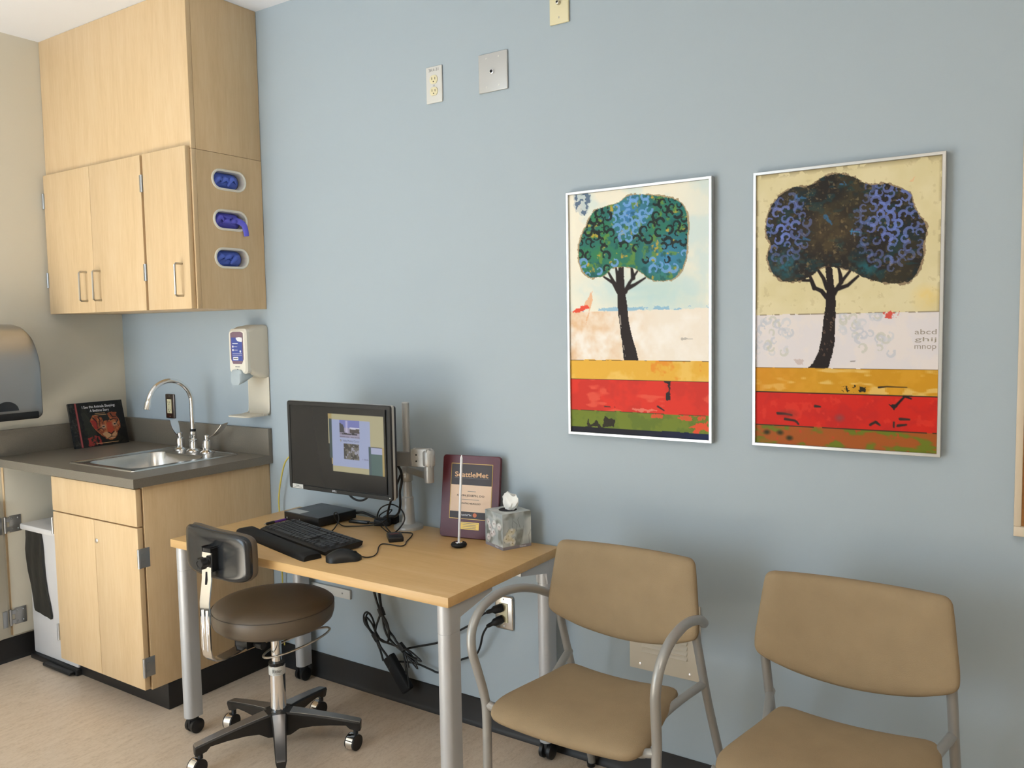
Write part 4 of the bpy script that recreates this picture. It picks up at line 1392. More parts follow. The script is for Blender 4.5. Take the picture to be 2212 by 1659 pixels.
ub = thing('usb_box', 'small black square box with red lettering before the monitor arm', 'adapter', (1.955, -0.226, ZD), R(48))
lobj(B().box(-0.026, 0.026, -0.040, 0.040, 0, 0.018, 0.004), 'case', 'black_plastic', ub)
Lu = Lm(ub)
b = B()
for k in range(8):
    b.box(-0.015 + k * 0.0038, -0.0122 + k * 0.0038, 0.005, 0.011 - (k % 3) * 0.0012, 0.018, 0.0184)
b.bm.transform(Lu)
b.obj('case_marks', 'print_red', ub, kind='stuff')
lobj(B().box(-0.018, 0.016, 0.020, 0.0225, 0.018, 0.0184), 'case_marking', 'print_gray', ub)
B().tube([Lu @ Vector((0, 0.038, 0.012)), (1.925, -0.165, ZD + 0.025), (1.935, -0.150, ZD + 0.055), (1.915, -0.145, ZD + 0.085), (1.865, -0.140, ZD + 0.098), (1.80, -0.125, ZD + 0.075), (1.755, -0.100, ZD + 0.03), (1.745, -0.085, ZD + 0.005)], 0.0026, 8).obj('cable', 'cord_black', ub, smooth=60)

br = thing('power_adapter', 'black block adapter lying beside the monitor arm base', 'adapter', (1.775, -0.088, ZD), R(20))
lobj(B().box(-0.030, 0.030, -0.020, 0.022, 0, 0.024, 0.002), 'case', 'black_plastic', br)
lobj(B().box(-0.008, 0.044, 0.018, 0.050, 0, 0.028, 0.002), 'plug_block', 'black_matte', br)
b2 = thing('display_dongle', 'flat black display dongle lying left of the black block adapter', 'adapter', (1.685, -0.112, ZD), R(12))
lobj(B().box(-0.05, 0.034, -0.010, 0.010, 0.001, 0.011, 0.003), 'body', 'black_gloss', b2)
B().tube([(1.716, -0.104, ZD + .006), (1.73, -0.10, ZD + .006), (1.746, -0.097, ZD + .008)], 0.004, 8).obj('lead', 'cord_black', b2)

# cables on the desk
def cable(name, label, pts_, r=0.003, material='cord_black', cat='cable'):
    return tag(B().tube(pts_, r, 8, 6).obj(name, material, None, smooth=60), label, cat)
cable('keyboard_cable', 'thin black cable arching from the keyboard past the mini computer', [(1.735, -0.313, ZD + 0.020), (1.728, -0.288, ZD + 0.028), (1.705, -0.245, ZD + 0.045), (1.672, -0.222, ZD + 0.062), (1.650, -0.215, ZD + 0.055), (1.648, -0.205, ZD + 0.030), (1.665, -0.190, ZD + 0.006), (1.700, -0.170, ZD + 0.004), (1.74, -0.150, ZD + 0.006), (1.80, -0.140, ZD + 0.018), (1.845, -0.150, ZD + 0.040)], 0.0022)
cable('monitor_cable', 'thick black cable dropping beside the monitor edge to the desk', [(1.86, -0.225, 0.985), (1.915, -0.185, 0.975), (1.938, -0.172, 0.955), (1.940, -0.165, 0.915), (1.925, -0.160, 0.870), (1.918, -0.152, 0.825), (1.900, -0.140, 0.790), (1.86, -0.115, 0.765), (1.81, -0.09, 0.748), (1.77, -0.06, 0.735), (1.745, -0.04, 0.722)], 0.0046)
cable('power_cable', 'straight black cable running behind the monitor corner to the adapter', [(1.93, -0.16, 0.93), (1.905, -0.165, 0.875), (1.87, -0.155, 0.815), (1.835, -0.13, 0.768), (1.815, -0.105, 0.742), (1.80, -0.09, 0.734)], 0.0040)
cable('drooping_cable', 'black cable loop drooping below the monitor', [(1.74, -0.245, 0.90), (1.755, -0.245, 0.865), (1.775, -0.243, 0.847), (1.802, -0.240, 0.840), (1.830, -0.238, 0.847), (1.85, -0.235, 0.866), (1.87, -0.23, 0.90)], 0.0038)
cable('looped_cable', 'thin black cable looped over the adapters on the desk', [(1.73, -0.06, ZD + .004), (1.745, -0.075, ZD + 0.03), (1.79, -0.085, ZD + 0.055), (1.83, -0.10, ZD + 0.065), (1.80, -0.11, ZD + 0.035), (1.765, -0.118, ZD + 0.03), (1.81, -0.135, ZD + 0.028), (1.86, -0.165, ZD + 0.018), (1.905, -0.19, ZD + 0.010), (1.925, -0.197, ZD + 0.012)], 0.0024)
cable('computer_cable', 'black cables leaving the back of the mini computer', [(1.60, -0.058, ZD + 0.020), (1.63, -0.045, ZD + 0.022), (1.66, -0.035, ZD + 0.012), (1.685, -0.030, ZD + 0.004)], 0.005)
cable('network_cable', 'yellow network cable curving up the wall behind the monitor', [(1.125, -0.022, 0.10), (1.127, -0.022, 0.40), (1.129, -0.026, 0.66), (1.135, -0.032, 0.735), (1.153, -0.036, 0.806), (1.183, -0.038, 0.886), (1.213, -0.038, 0.922), (1.26, -0.045, 0.945), (1.36, -0.09, 0.96), (1.50, -0.16, 0.965), (1.60, -0.235, 0.96)], 0.0032, 'cord_yellow')

pn = thing('pen', 'purple pen lying behind the keyboard', 'pen', (1.392, -0.265, ZD))
pa_, pb_ = Vector((1.388, -0.322, ZD + 0.0055)), Vector((1.400, -0.190, ZD + 0.0055))
dv = pb_ - pa_
B().tube([pa_ + dv * .10, pa_ + dv * 1.0], 0.005, 10, smooth=False).obj('barrel', 'pen_purple', pn)
B().tube([pa_ + dv * .06, pa_ + dv * .11, pa_ + dv * .34], lambda t: 0.0034 + 0.0022 * min(1, t * 2), 10, smooth=False).obj('grip', 'black_plastic', pn)
B().tube([pa_, pa_ + dv * .07], lambda t: 0.0012 + 0.002 * t, 8, smooth=False).obj('tip', 'chrome', pn)

# ---- plaque
pq = thing('award_plaque', 'dark red wooden award plaque leaning on the blue wall', 'plaque', (2.17, -0.07, ZD))
pth = R(10.5)
pu = Vector((math.cos(pth), math.sin(pth), 0))
pn0 = Vector((math.sin(pth), -math.cos(pth), 0))
pl_ = R(9)
pv = Vector((0, 0, 1)) * math.cos(pl_) - pn0 * math.sin(pl_)
pnn = pn0 * math.cos(pl_) + Vector((0, 0, 1)) * math.sin(pl_)
po = Vector((2.062, -0.113, ZD + 0.002))
PW, PH, PT = 0.222, 0.286, 0.014
def ppt(u, v, n=0.0):
    return po + pu * (u * PW) + pv * (v * PH) + pnn * n
def pslab(bd, u0, u1, v0, v1, n0, n1):
    bd.loft([[ppt(u0, v0, n0), ppt(u1, v0, n0), ppt(u1, v1, n0), ppt(u0, v1, n0)], [ppt(u0, v0, n1), ppt(u1, v0, n1), ppt(u1, v1, n1), ppt(u0, v1, n1)]])
    return bd
rr_ = rrect(0, PW, 0, PH, 0.012, 5)
def prr(d, n):
    return [po + pu * p[0] + pv * p[1] + pnn * n for p in rrect(d, PW - d, d, PH - d, 0.012, 5)]
B().loft([prr(0.001, -PT), prr(0, -PT + 0.001), prr(0, -0.0015), prr(0.0015, 0)]).obj('board', 'plaque_wood', pq)
b = B()
for a in ((.155, .875, .895, .900), (.155, .875, .228, .233), (.155, .161, .228, .900), (.869, .875, .228, .900)):
    pslab(b, a[0], a[1], a[2], a[3], 0.0001, 0.0008)
b.obj('gold_border', 'plaque_brass', pq)
pslab(B(), .165, .865, .64, .888, 0.0002, 0.0010).obj('title_panel', 'plaque_black', pq)
pslab(B(), .165, .865, .318, .64, 0.0002, 0.0010).obj('name_panel', 'plaque_cream', pq)
pslab(B(), .165, .865, .240, .318, 0.0002, 0.0010).obj('footer_panel', 'plaque_black', pq)
pslab(B(), .35, .68, .105, .193, 0.0002, 0.0012).obj('brass_plate', 'plaque_brass', pq)
def ptx(body, u, v, w, h, material, **k):
    text(body, w * PW, h * PH, ppt(u, v, 0.0011), pu, pv, material, pq, **k)
ptx('SeattleMet', .515, .767, .58, .062, 'print_gold', name='title_lettering', bold=0.02)
ptx('KEVIN JOSEPH, DO', .515, .510, .47, .031, 'print_dark', name='name_lettering', bold=0.01)
ptx('PEDIATRIC NEUROLOGY', .515, .418, .36, .020, 'print_dark', name='name_lettering', bold=0.01)
ptx('SeattleMet', .45, .280, .20, .026, 'print_white', name='footer_lettering')
b = B()
pslab(b, .46, .60, .562, .568, 0.0011, 0.0013)
pslab(b, .36, .66, .463, .468, 0.0011, 0.0013)
for vv_ in (.180, .160, .141, .120):
    pslab(b, .37 + .03 * (vv_ < .17), .66 - .03 * (vv_ < .17), vv_ - .003, vv_ + .003, 0.0013, 0.0015)
b.obj('small_print', 'print_gray', pq, kind='stuff')
b = B()
pslab(b, .22, .82, .722, .725, 0.0011, 0.0013)
b.obj('title_rule', 'print_gray', pq)
cc = ppt(.60, .281, 0.0012)
b = B().loft([[cc + pu * (0.0075 * math.cos(2 * PI * i / 20)) + pv * (0.0075 * math.sin(2 * PI * i / 20)) + pnn * h for i in range(20)] for h in (0, 0.0004)])
b.obj('seal', 'plaque_orange', pq)

# ---- reflex hammer standing on its rubber disc
hm = thing('reflex_hammer', 'white rod reflex hammer standing on its black rubber disc', 'reflex hammer', (2.206, -0.190, ZD))
B().lathe([(0, 0.002), (0.018, 0.0), (0.0245, 0.003), (0.0275, 0.0085), (0.0245, 0.014), (0.018, 0.017), (0.015, 0.0145), (0, 0.0145)], (2.206, -0.190, ZD), 'Z', 36).obj('rubber_disc', 'black_matte', hm)
B().lathe([(0, 0.0146), (0.0135, 0.0146), (0.0125, 0.0175), (0.006, 0.018), (0, 0.018)], (2.206, -0.190, ZD), 'Z', 24).obj('hub', 'chrome', hm)
B().tube([(2.206, -0.190, ZD + 0.017), (2.218, -0.181, ZD + 0.300), (2.2184, -0.1807, ZD + 0.309)], lambda t: 0.0042 if t < 0.9 else 0.0015, 12, smooth=False).obj('handle', 'acrylic_white', hm)

# ---- tissue box
tb = thing('tissue_box', 'grey floral cube tissue box with a white tissue sticking out', 'tissue box', (2.334, -0.084, ZD), R(-24))
TS, TH = 0.0555, 0.119
lobj(B().box(-TS, TS, -TS, TS, 0, TH, 0.001), 'carton', 'plate_gray', tb)
Lt = Lm(tb)
def tl(x, y, z):
    return Lt @ Vector((x, y, z))
def flowers(seed, warm):
    Q = Paint(96, 100, (166, 174, 176))
    f = Q.n(30, seed, 2)
    Q.blend((f - .35) * 2.2, (208, 212, 208))
    Q.blend(np.clip((Q.n(26, seed + 3, 2) - .5) * 4, 0, 1) * .8, (118, 120, 112))
    rg_ = random.Random(seed)
    for k in range(9):
        x_, y_ = rg_.uniform(.05, .95), rg_.uniform(.35, 1.0)
        Q.blend(Q.stroke([(x_, y_), (x_ + rg_.uniform(-.08, .12), y_ - rg_.uniform(.1, .25)), (x_ + rg_.uniform(-.1, .2), y_ - rg_.uniform(.25, .45))], .006, .003, 1.0) * .8, (92, 96, 94))
    for k in range(7):
        x_, y_ = (rg_.uniform(.0, .55) if warm else rg_.uniform(.1, .9)), rg_.uniform(.45 if warm else .15, .92)
        for a_ in range(5):
            aa = a_ * 1.257 + k
            rr2 = rg_.uniform(.05, .085)
            mk = np.hypot((Q.u - x_ - .055 * math.cos(aa)) / rr2, (Q.v - y_ - .055 * math.sin(aa)) / rr2 * 1.2)
            Q.blend((mk < 1) * (.95 - .4 * mk), rg_.choice([(226, 224, 208), (214, 206, 178), (232, 230, 224)] if warm else [(222, 214, 212), (206, 196, 194), (230, 230, 228)]))
        Q.blend((np.hypot(Q.u - x_, Q.v - y_) < .022) * .8, (150, 140, 104) if warm else (120, 100, 98))
    Q.blend(Q.v > .915, (142, 136, 142))
    return Q
Q = flowers(5, True)
Q.obj('front_print', 'print_paper', tb, tl(TS + .0004, -TS, TH), Lt.to_3x3() @ Vector((0, 2 * TS, 0)), (0, 0, -TH))
Q = flowers(12, False)
Q.obj('side_print', 'print_paper', tb, tl(-TS, -TS - .0004, TH), Lt.to_3x3() @ Vector((2 * TS, 0, 0)), (0, 0, -TH))
Q = Paint(60, 60, (188, 192, 190))
Q.blend(np.clip((Q.n(20, 9, 3) - .45) * 3, 0, 1), (212, 214, 208))
Q.obj('top_print', 'print_paper', tb, tl(-TS, TS, TH + .0004), Lt.to_3x3() @ Vector((2 * TS, 0, 0)), Lt.to_3x3() @ Vector((0, -2 * TS, 0)))
lobj(B().lathe([(0, 0), (0.031, 0), (0.031, 0.0006), (0, 0.0006)], (0, 0, TH + .0006), 'Z', 28), 'opening', 'dark_hole', tb)
text('Kleenex', 0.026, 0.0070, tl(TS + .0006, 0.022, 0.0058), Lt.to_3x3() @ Vector((0, 1, 0)), (0, 0, 1), 'print_white', tb, 'maker_lettering', bold=0.01)
text('Kleenex', 0.020, 0.0060, tl(0.018, -TS - .0006, 0.0058), Lt.to_3x3() @ Vector((1, 0, 0)), (0, 0, 1), 'print_white', tb, 'maker_lettering', bold=0.01)
ts = thing('tissue', 'white tissue sticking up out of the floral tissue box', 'tissue', (2.334, -0.084, ZD + TH))
b = B()
rings = []
rg = random.Random(4)
for i in range(11):
    t = i / 10
    z = TH + 0.001 + 0.050 * t
    w = 0.019 + 0.018 * math.sin(PI * min(1, t * 0.72)) + 0.004 * t
    d_ = 0.010 + 0.009 * math.sin(PI * t)
    if t > 0.85:
        w *= 0.92
        d_ *= 0.5
    ring = []
    for k in range(28):
        a = 2 * PI * k / 28
        wob = 1 + 0.10 * math.sin(5 * a + 3 * t) + 0.07 * math.sin(9 * a - 6 * t)
        ring.append(tl(0.006 * math.sin(4 * t) + w * wob * math.cos(a), 0.006 + d_ * wob * math.sin(a) + 0.008 * t, z + 0.005 * math.sin(3 * a + 1.0) * t))
    rings.append(ring)
b.loft(rings)
b.obj('tissue_sheet', 'tissue', ts, smooth=45)

# ================================================================== chairs
def make_chair(cx, arms, label):
    ch = thing('side_chair', label, 'chair', (cx, -0.35, 0), 0, 'tan visitor chairs along the blue wall')
    sy0, sy1 = -0.645, -0.268
    half = [(0.0, sy1 - 0.004), (0.09, sy1 - 0.001), (0.140, sy1 + 0.004), (0.172, sy1 + 0.002), (0.182, sy1 - 0.035), (0.190, sy1 - 0.10), (0.208, sy1 - 0.20), (0.222, sy1 - 0.28), (0.224, sy0 + 0.055), (0.206, sy0 + 0.008), (0.15, sy0 + 0.001), (0.0, sy0 - 0.003)]
    out = chaikin(half + [(-x, y) for x, y in reversed(half[1:-1])])
    def sbend(u, v):
        t = (v - sy0) / (sy1 - sy0)
        return 0.428 + 0.012 * (u / 0.2) ** 2 * (0.4 + 0.6 * t) - 0.008 * max(0.0, 0.30 - t) ** 2 / 0.09
    b = B().pad(out, 0.0295, 5.5, 12, sbend)
    b.bm.transform(Matrix.Translation((cx - 0.006 if arms else cx + 0.008, 0, 0 if arms else 0.022)) @ Matrix.Diagonal((1.0 if arms else 1.06, 1, 1, 1)))
    b.obj('seat', 'chair_fabric', ch, smooth=60)
    half = [(0.0, 0.813), (0.17, 0.815), (0.211, 0.815), (0.218, 0.775), (0.228, 0.69), (0.234, 0.645), (0.232, 0.610), (0.200, 0.590), (0.12, 0.560), (0.0, 0.545)]
    bo_ = chaikin(half + [(-x, y) for x, y in reversed(half[1:-1])])
    def bbend(u, v):
        return -0.232 - 0.075 * (u / 0.23) ** 2 * 0.55 + (v - 0.68) * 0.10 - 0.01
    b = B().pad(bo_, 0.026, 7.0, 12, bbend, plane='XZ')
    b.bm.transform(Matrix.Translation((cx, 0, 0)))
    b.obj('backrest', 'chair_fabric', ch, smooth=60)
    r = 0.0125
    for s in (-1, 1):
        if arms:
            pts_ = [(0.246, -0.600, 0.004), (0.246, -0.600, 0.20), (0.246, -0.600, 0.40), (0.249, -0.604, 0.46), (0.256, -0.625, 0.54), (0.262, -0.640, 0.60), (0.266, -0.628, 0.655), (0.267, -0.578, 0.695), (0.265, -0.50, 0.709), (0.260, -0.42, 0.702), (0.254, -0.34, 0.680), (0.244, -0.285, 0.655), (0.236, -0.262, 0.643)]
        else:
            pts_ = [(0.236, -0.600, 0.004), (0.236, -0.600, 0.20), (0.236, -0.600, 0.36), (0.232, -0.585, 0.405), (0.226, -0.54, 0.415)]
        B().tube([(cx + s * p[0], p[1], p[2]) for p in pts_], r, 12, 5).obj('front_leg', 'arm_paint', ch, smooth=60)
        pts_ = [(0.236, -0.030, 0.004), (0.233, -0.042, 0.05), (0.219, -0.170, 0.36), (0.215, -0.255, 0.58), (0.213, -0.268, 0.63), (0.200, -0.262, 0.68), (0.175, -0.245, 0.74)]
        B().tube([(cx + s * p[0], p[1], p[2]) for p in pts_], 0.0120, 12, 5).obj('rear_leg', 'arm_paint', ch, smooth=60)
        b = B()
        zr = 0.0 if arms else 0.020
        b.tube([(px_, py_, pz_ + zr) for px_, py_, pz_ in [(cx + s * 0.216, -0.200, 0.452), (cx + s * 0.210, -0.235, 0.449), (cx + s * 0.19, -0.32, 0.440), (cx + s * 0.175, -0.40, 0.428), (cx + s * 0.17, -0.50, 0.412), (cx + s * 0.168, -0.56, 0.405)]], 0.0115, 12, 5)
        b.obj('side_rail', 'arm_paint', ch, smooth=60)
        b = B().lathe([(0, -0.0145), (0.004, -0.0145), (0.005, -0.012), (0, -0.012)], (cx + s * 0.208, -0.240, 0.449 + zr), 'Y', 10)
        b.obj('bolt', 'nickel', ch)
        b = B().lathe([(0, 0), (0.013, 0), (0.014, 0.012), (0, 0.013)], (cx + s * (0.246 if arms else 0.236), -0.600, 0.0), 'Z', 14)
        b.lathe([(0, 0), (0.013, 0), (0.014, 0.012), (0, 0.013)], (cx + s * 0.236, -0.032, 0.0), 'Z', 14)
        b.obj('glide', 'black_plastic', ch)
    w = 0.246 if arms else 0.236
    B().tube([(cx - w, -0.600, 0.438), (cx - w + 0.03, -0.592, 0.426), (cx - 0.17, -0.570, 0.408), (cx, -0.535, 0.400), (cx + 0.17, -0.570, 0.408), (cx + w - 0.03, -0.592, 0.426), (cx + w, -0.600, 0.438)], 0.0115, 12, 5).obj('front_rail', 'arm_paint', ch, smooth=60)
    return ch
make_chair(2.848, True, 'tan upholstered chair with curved silver arms standing beside the desk')
make_chair(3.463, False, 'tan upholstered armless chair below the dark tree picture')

# ================================================================== framed pictures
def frame(t, x0, x1, z0, z1, fw, depth):
    b = B()
    o_ = [(x0, z0), (x1, z0), (x1, z1), (x0, z1)]
    def ins(d):
        return [(x0 + d, z0 + d), (x1 - d, z0 + d), (x1 - d, z1 - d), (x0 + d, z1 - d)]
    seq = [(0.0, -0.004), (0.0, -depth + 0.001), (0.001, -depth), (fw - 0.001, -depth), (fw, -depth + 0.001), (fw, -depth + 0.006)]
    b.loft([[(p[0], y, p[1]) for p in ins(d)] for d, y in seq], False, False)
    b.obj('frame', 'frame_metal', t, smooth=20)
    B().box(x0 + 0.002, x1 - 0.002, -depth + 0.008, -0.003, z0 + 0.002, z1 - 0.002).obj('backing', 'black_matte', t)

def mapper(tl_, tr, br_, bl):
    def f(p):
        x, y = p
        u = (x - tl_[0]) / (tr[0] - tl_[0])
        t = tl_[1] + (tr[1] - tl_[1]) * u
        bo2 = bl[1] + (br_[1] - bl[1]) * u
        return (u, (y - t) / (bo2 - t))
    return f

def paint_tree_teal():
    f = mapper((62, 155), (898, 65), (897, 1590), (78, 1535))
    asp = 1.61
    P = Paint(250, 402, (232, 226, 208))
    n1, n2, n3 = P.n(40, 1), P.n(16, 2), P.n(26, 3, 4, 3.0)
    P.blend(np.clip((n1 - .5) * 4, 0, .8) * (P.v < .49), (206, 218, 212))
    P.blend(np.clip(1.3 - np.hypot((P.u - .62) / .33, (P.v - .42) / .09), 0, 1) * .75 * (.4 + n3), (170, 205, 208))
    P.blend(np.clip(1.2 - np.hypot((P.u - .95) / .2, (P.v - .2) / .3), 0, 1) * .5 * (.3 + n1), (196, 214, 216))
    P.blend(np.clip(1.1 - np.hypot((P.u - .25) / .3, (P.v - .40) / .1), 0, 1) * .5 * (.3 + n2), (188, 214, 218))
    P.blend(P.rect(0, 1, .476, .492, .006, 5) * (P.u > .1) * (n2 > .42) * .7, (120, 170, 205))
    # stamp block, top left
    P.blend(P.poly([(.04, .0), (.17, .0), (.165, .045), (.12, .09), (.06, .075), (.05, .03)], .012, 8) * (P.n(5, 9, 2) > .50), (70, 88, 112))
    P.blend(P.poly([(.04, .0), (.18, .0), (.17, .05), (.12, .095), (.05, .08)], .02, 10) * .35, (140, 160, 178))
    # white field
    P.blend((P.v > .489 + (P.n(10, 12) - .5) * .012) , (232, 222, 208))
    P.blend((P.v > .49) * np.clip(1.0 - P.u * 1.5, 0, 1) * (.2 + P.n(9, 33, 4)) * 1.3, (222, 186, 148))
    P.blend((P.v > .49) * np.clip((P.n(30, 15) - .45) * 3, 0, .9), (238, 232, 224))
    P.blend(P.poly([(.12, .55), (.14, .485), (.18, .40), (.165, .46), (.15, .485)], .01, 4), (226, 180, 140))
    P.blend(P.poly([(.10, .47), (.17, .405), (.18, .44), (.15, .475)], .01, 4) * .9, (226, 176, 138))
    P.blend(P.poly([(.01, .488), (.06, .475), (.14, .462), (.15, .475), (.10, .487), (.06, .492)], .008, 6), (226, 84, 62))
    P.blend(P.poly([(.81, .60), (.90, .606), (.81, .611)], .004, 2) * .5, (130, 126, 122))
    # trunk and branches
    bark = (44, 36, 34)
    P.blend(P.poly([f(p) for p in [(372, 560), (405, 560), (412, 700), (420, 760), (432, 880), (455, 980), (478, 1060), (492, 1120), (402, 1118), (395, 1040), (385, 960), (372, 860), (366, 760), (366, 700)]], .004, 14), bark)
    for pts_ in ([(372, 712), (340, 660), (283, 626)], [(366, 690), (340, 650), (305, 588)], [(372, 690), (366, 620), (356, 560)], [(414, 712), (440, 660), (494, 584)], [(430, 690), (470, 672), (534, 632)], [(462, 632), (456, 590), (450, 560)]):
        P.blend(P.stroke([f(p) for p in pts_], .016, .006, asp), bark)
    P.blend(P.stroke([f(p) for p in [(380, 850), (390, 960), (410, 1090)]], .003, .002, asp) * (n2 > .45), (200, 190, 176))
    # crown
    cr = cat2([f(p) for p in [(370, 200), (440, 158), (540, 152), (640, 165), (720, 185), (770, 250), (778, 330), (775, 430), (768, 510), (745, 580), (700, 632), (640, 648), (570, 642), (520, 607), (480, 580), (440, 567), (380, 568), (340, 572), (300, 605), (250, 625), (200, 628), (150, 592), (128, 530), (125, 460), (145, 390), (180, 320), (220, 250), (290, 220)]], 4)
    cm = P.poly(cr, .004, 20)
    P.blend(P.poly([(.5 + (a - .5) * 1.025, .19 + (b_ - .19) * 1.025) for a, b_ in cr], .008, 23) * .8, (150, 128, 92))
    P.blend(cm, (48, 108, 100))
    P.blend(cm * np.clip((P.n(34, 25) - .48) * 5, 0, .8), (58, 126, 84))
    P.blend(cm * np.clip(1.15 - np.hypot((P.u - .46) / .15, (P.v - .10) / .11), 0, 1), (70, 124, 176))
    P.blend(cm * np.clip(1.1 - np.hypot((P.u - .72) / .2, (P.v - .28) / .10), 0, 1), (64, 128, 166))
    P.blend(cm * np.clip(1.1 - np.hypot((P.u - .80) / .12, (P.v - .12) / .16), 0, 1) * .6, (36, 104, 116))
    P.blend(cm * np.clip((P.n(12, 27) - .60) * 8, 0, .8), (104, 140, 62))
    P.blend(cm * np.clip((P.n(9, 29) - .68) * 10, 0, .9), (190, 160, 62))
    P.blend(cm * np.clip((P.n(10, 41) - .62) * 8, 0, .6), (34, 82, 84))
    rg_ = random.Random(5)
    pts_ = []
    for i in range(900):
        u, v = rg_.uniform(.06, .88), rg_.uniform(.02, .34)
        iu, iv = int(u * (P.nx - 1)), int(v * (P.ny - 1))
        if cm[iv, iu] < .5 or v > .25 and .35 < u < .55:
            continue
        if all(math.hypot(u - a, (v - c_) * asp) > .041 for a, c_ in pts_):
            pts_.append((u, v))
    for u, v in pts_:
        blue = math.hypot((u - .46) / .13, (v - .09) / .11) < 1 or (v > .26 and rg_.random() < .6)
        if v > .21 and not blue and rg_.random() < .55:
            continue
        r_ = rg_.uniform(.021, .032)
        mk = P.scroll(u, v, r_, rg_.uniform(0, 6.28), rg_.choice((-1, 1)), asp) * cm
        P.blend(mk * (.9 if not blue else .85), (112, 158, 214) if blue else (36, 40, 40))
    # bands
    yb = (P.v > .692 + (P.n(14, 50, 3, 4.) - .5) * .006)
    P.blend(yb, (222, 172, 66))
    P.blend(yb * np.clip((P.n(26, 51) - .5) * 4, 0, .7), (232, 194, 106))
    P.blend(yb * np.clip((P.n(18, 53) - .55) * 6, 0, .8) * (P.u > .6), (222, 138, 44))
    P.blend((np.abs(P.v - .693) < .0022) * (P.n(8, 52) > .45), (70, 54, 40))
    rb = P.v > .774
    P.blend(rb, (214, 56, 42))
    P.blend(rb * np.clip((P.n(40, 61) - .5) * 5, 0, .6), (190, 52, 42))
    P.blend(rb * np.clip((P.n(14, 62, 3, 3.) - .66) * 9, 0, .7), (226, 96, 74))
    P.blend(P.poly([f(p) for p in [(455, 1400), (560, 1400), (600, 1415), (540, 1425), (450, 1412)]], .01, 4) * .7, (224, 140, 120))
    P.blend((np.abs(P.v - .7735) < .0020) * .9, (60, 40, 34))
    P.blend(P.poly([f(p) for p in [(638, 1240), (680, 1238), (676, 1300), (680, 1350), (655, 1356), (650, 1310), (668, 1296), (664, 1256), (645, 1252)]], .006, 66), (44, 38, 38))
    P.blend(P.stroke([f((604, 1388)), f((640, 1412))], .006, .004, asp), (50, 42, 40))
    P.blend(P.stroke([f((280, 1388)), f((345, 1392))], .004, .002, asp) * (n2 > .5), (60, 44, 40))
    gb = P.v > .905 + (P.n(30, 71, 2, 3.) - .5) * .006
    P.blend(gb, (112, 126, 46))
    P.blend(gb * np.clip((P.n(20, 72) - .55) * 5, 0, .6), (90, 108, 44))
    P.blend(gb * P.poly([f(p) for p in [(800, 1490), (880, 1480), (895, 1530), (830, 1545), (790, 1520)]], .02, 73), (216, 82, 50))
    P.blend(gb * P.rect(.6, 1, .905, .925, .01, 75) * (n2 > .45), (206, 84, 52))
    P.blend(P.poly([f(p) for p in [(165, 1505), (172, 1460), (190, 1500), (230, 1470), (245, 1500), (262, 1508), (280, 1450), (350, 1475), (335, 1512), (160, 1512)]], .01, 76), (50, 46, 34))
    P.blend((np.abs(P.v - .9055) < .0018) * (n2 > .4), (70, 56, 36))
    kb_ = P.v > .976 + (P.n(30, 81) - .5) * .006
    P.blend(kb_, (32, 30, 38))
    P.blend(kb_ * np.clip(P.u * 2 - .9, 0, 1), (28, 36, 72))
    return P

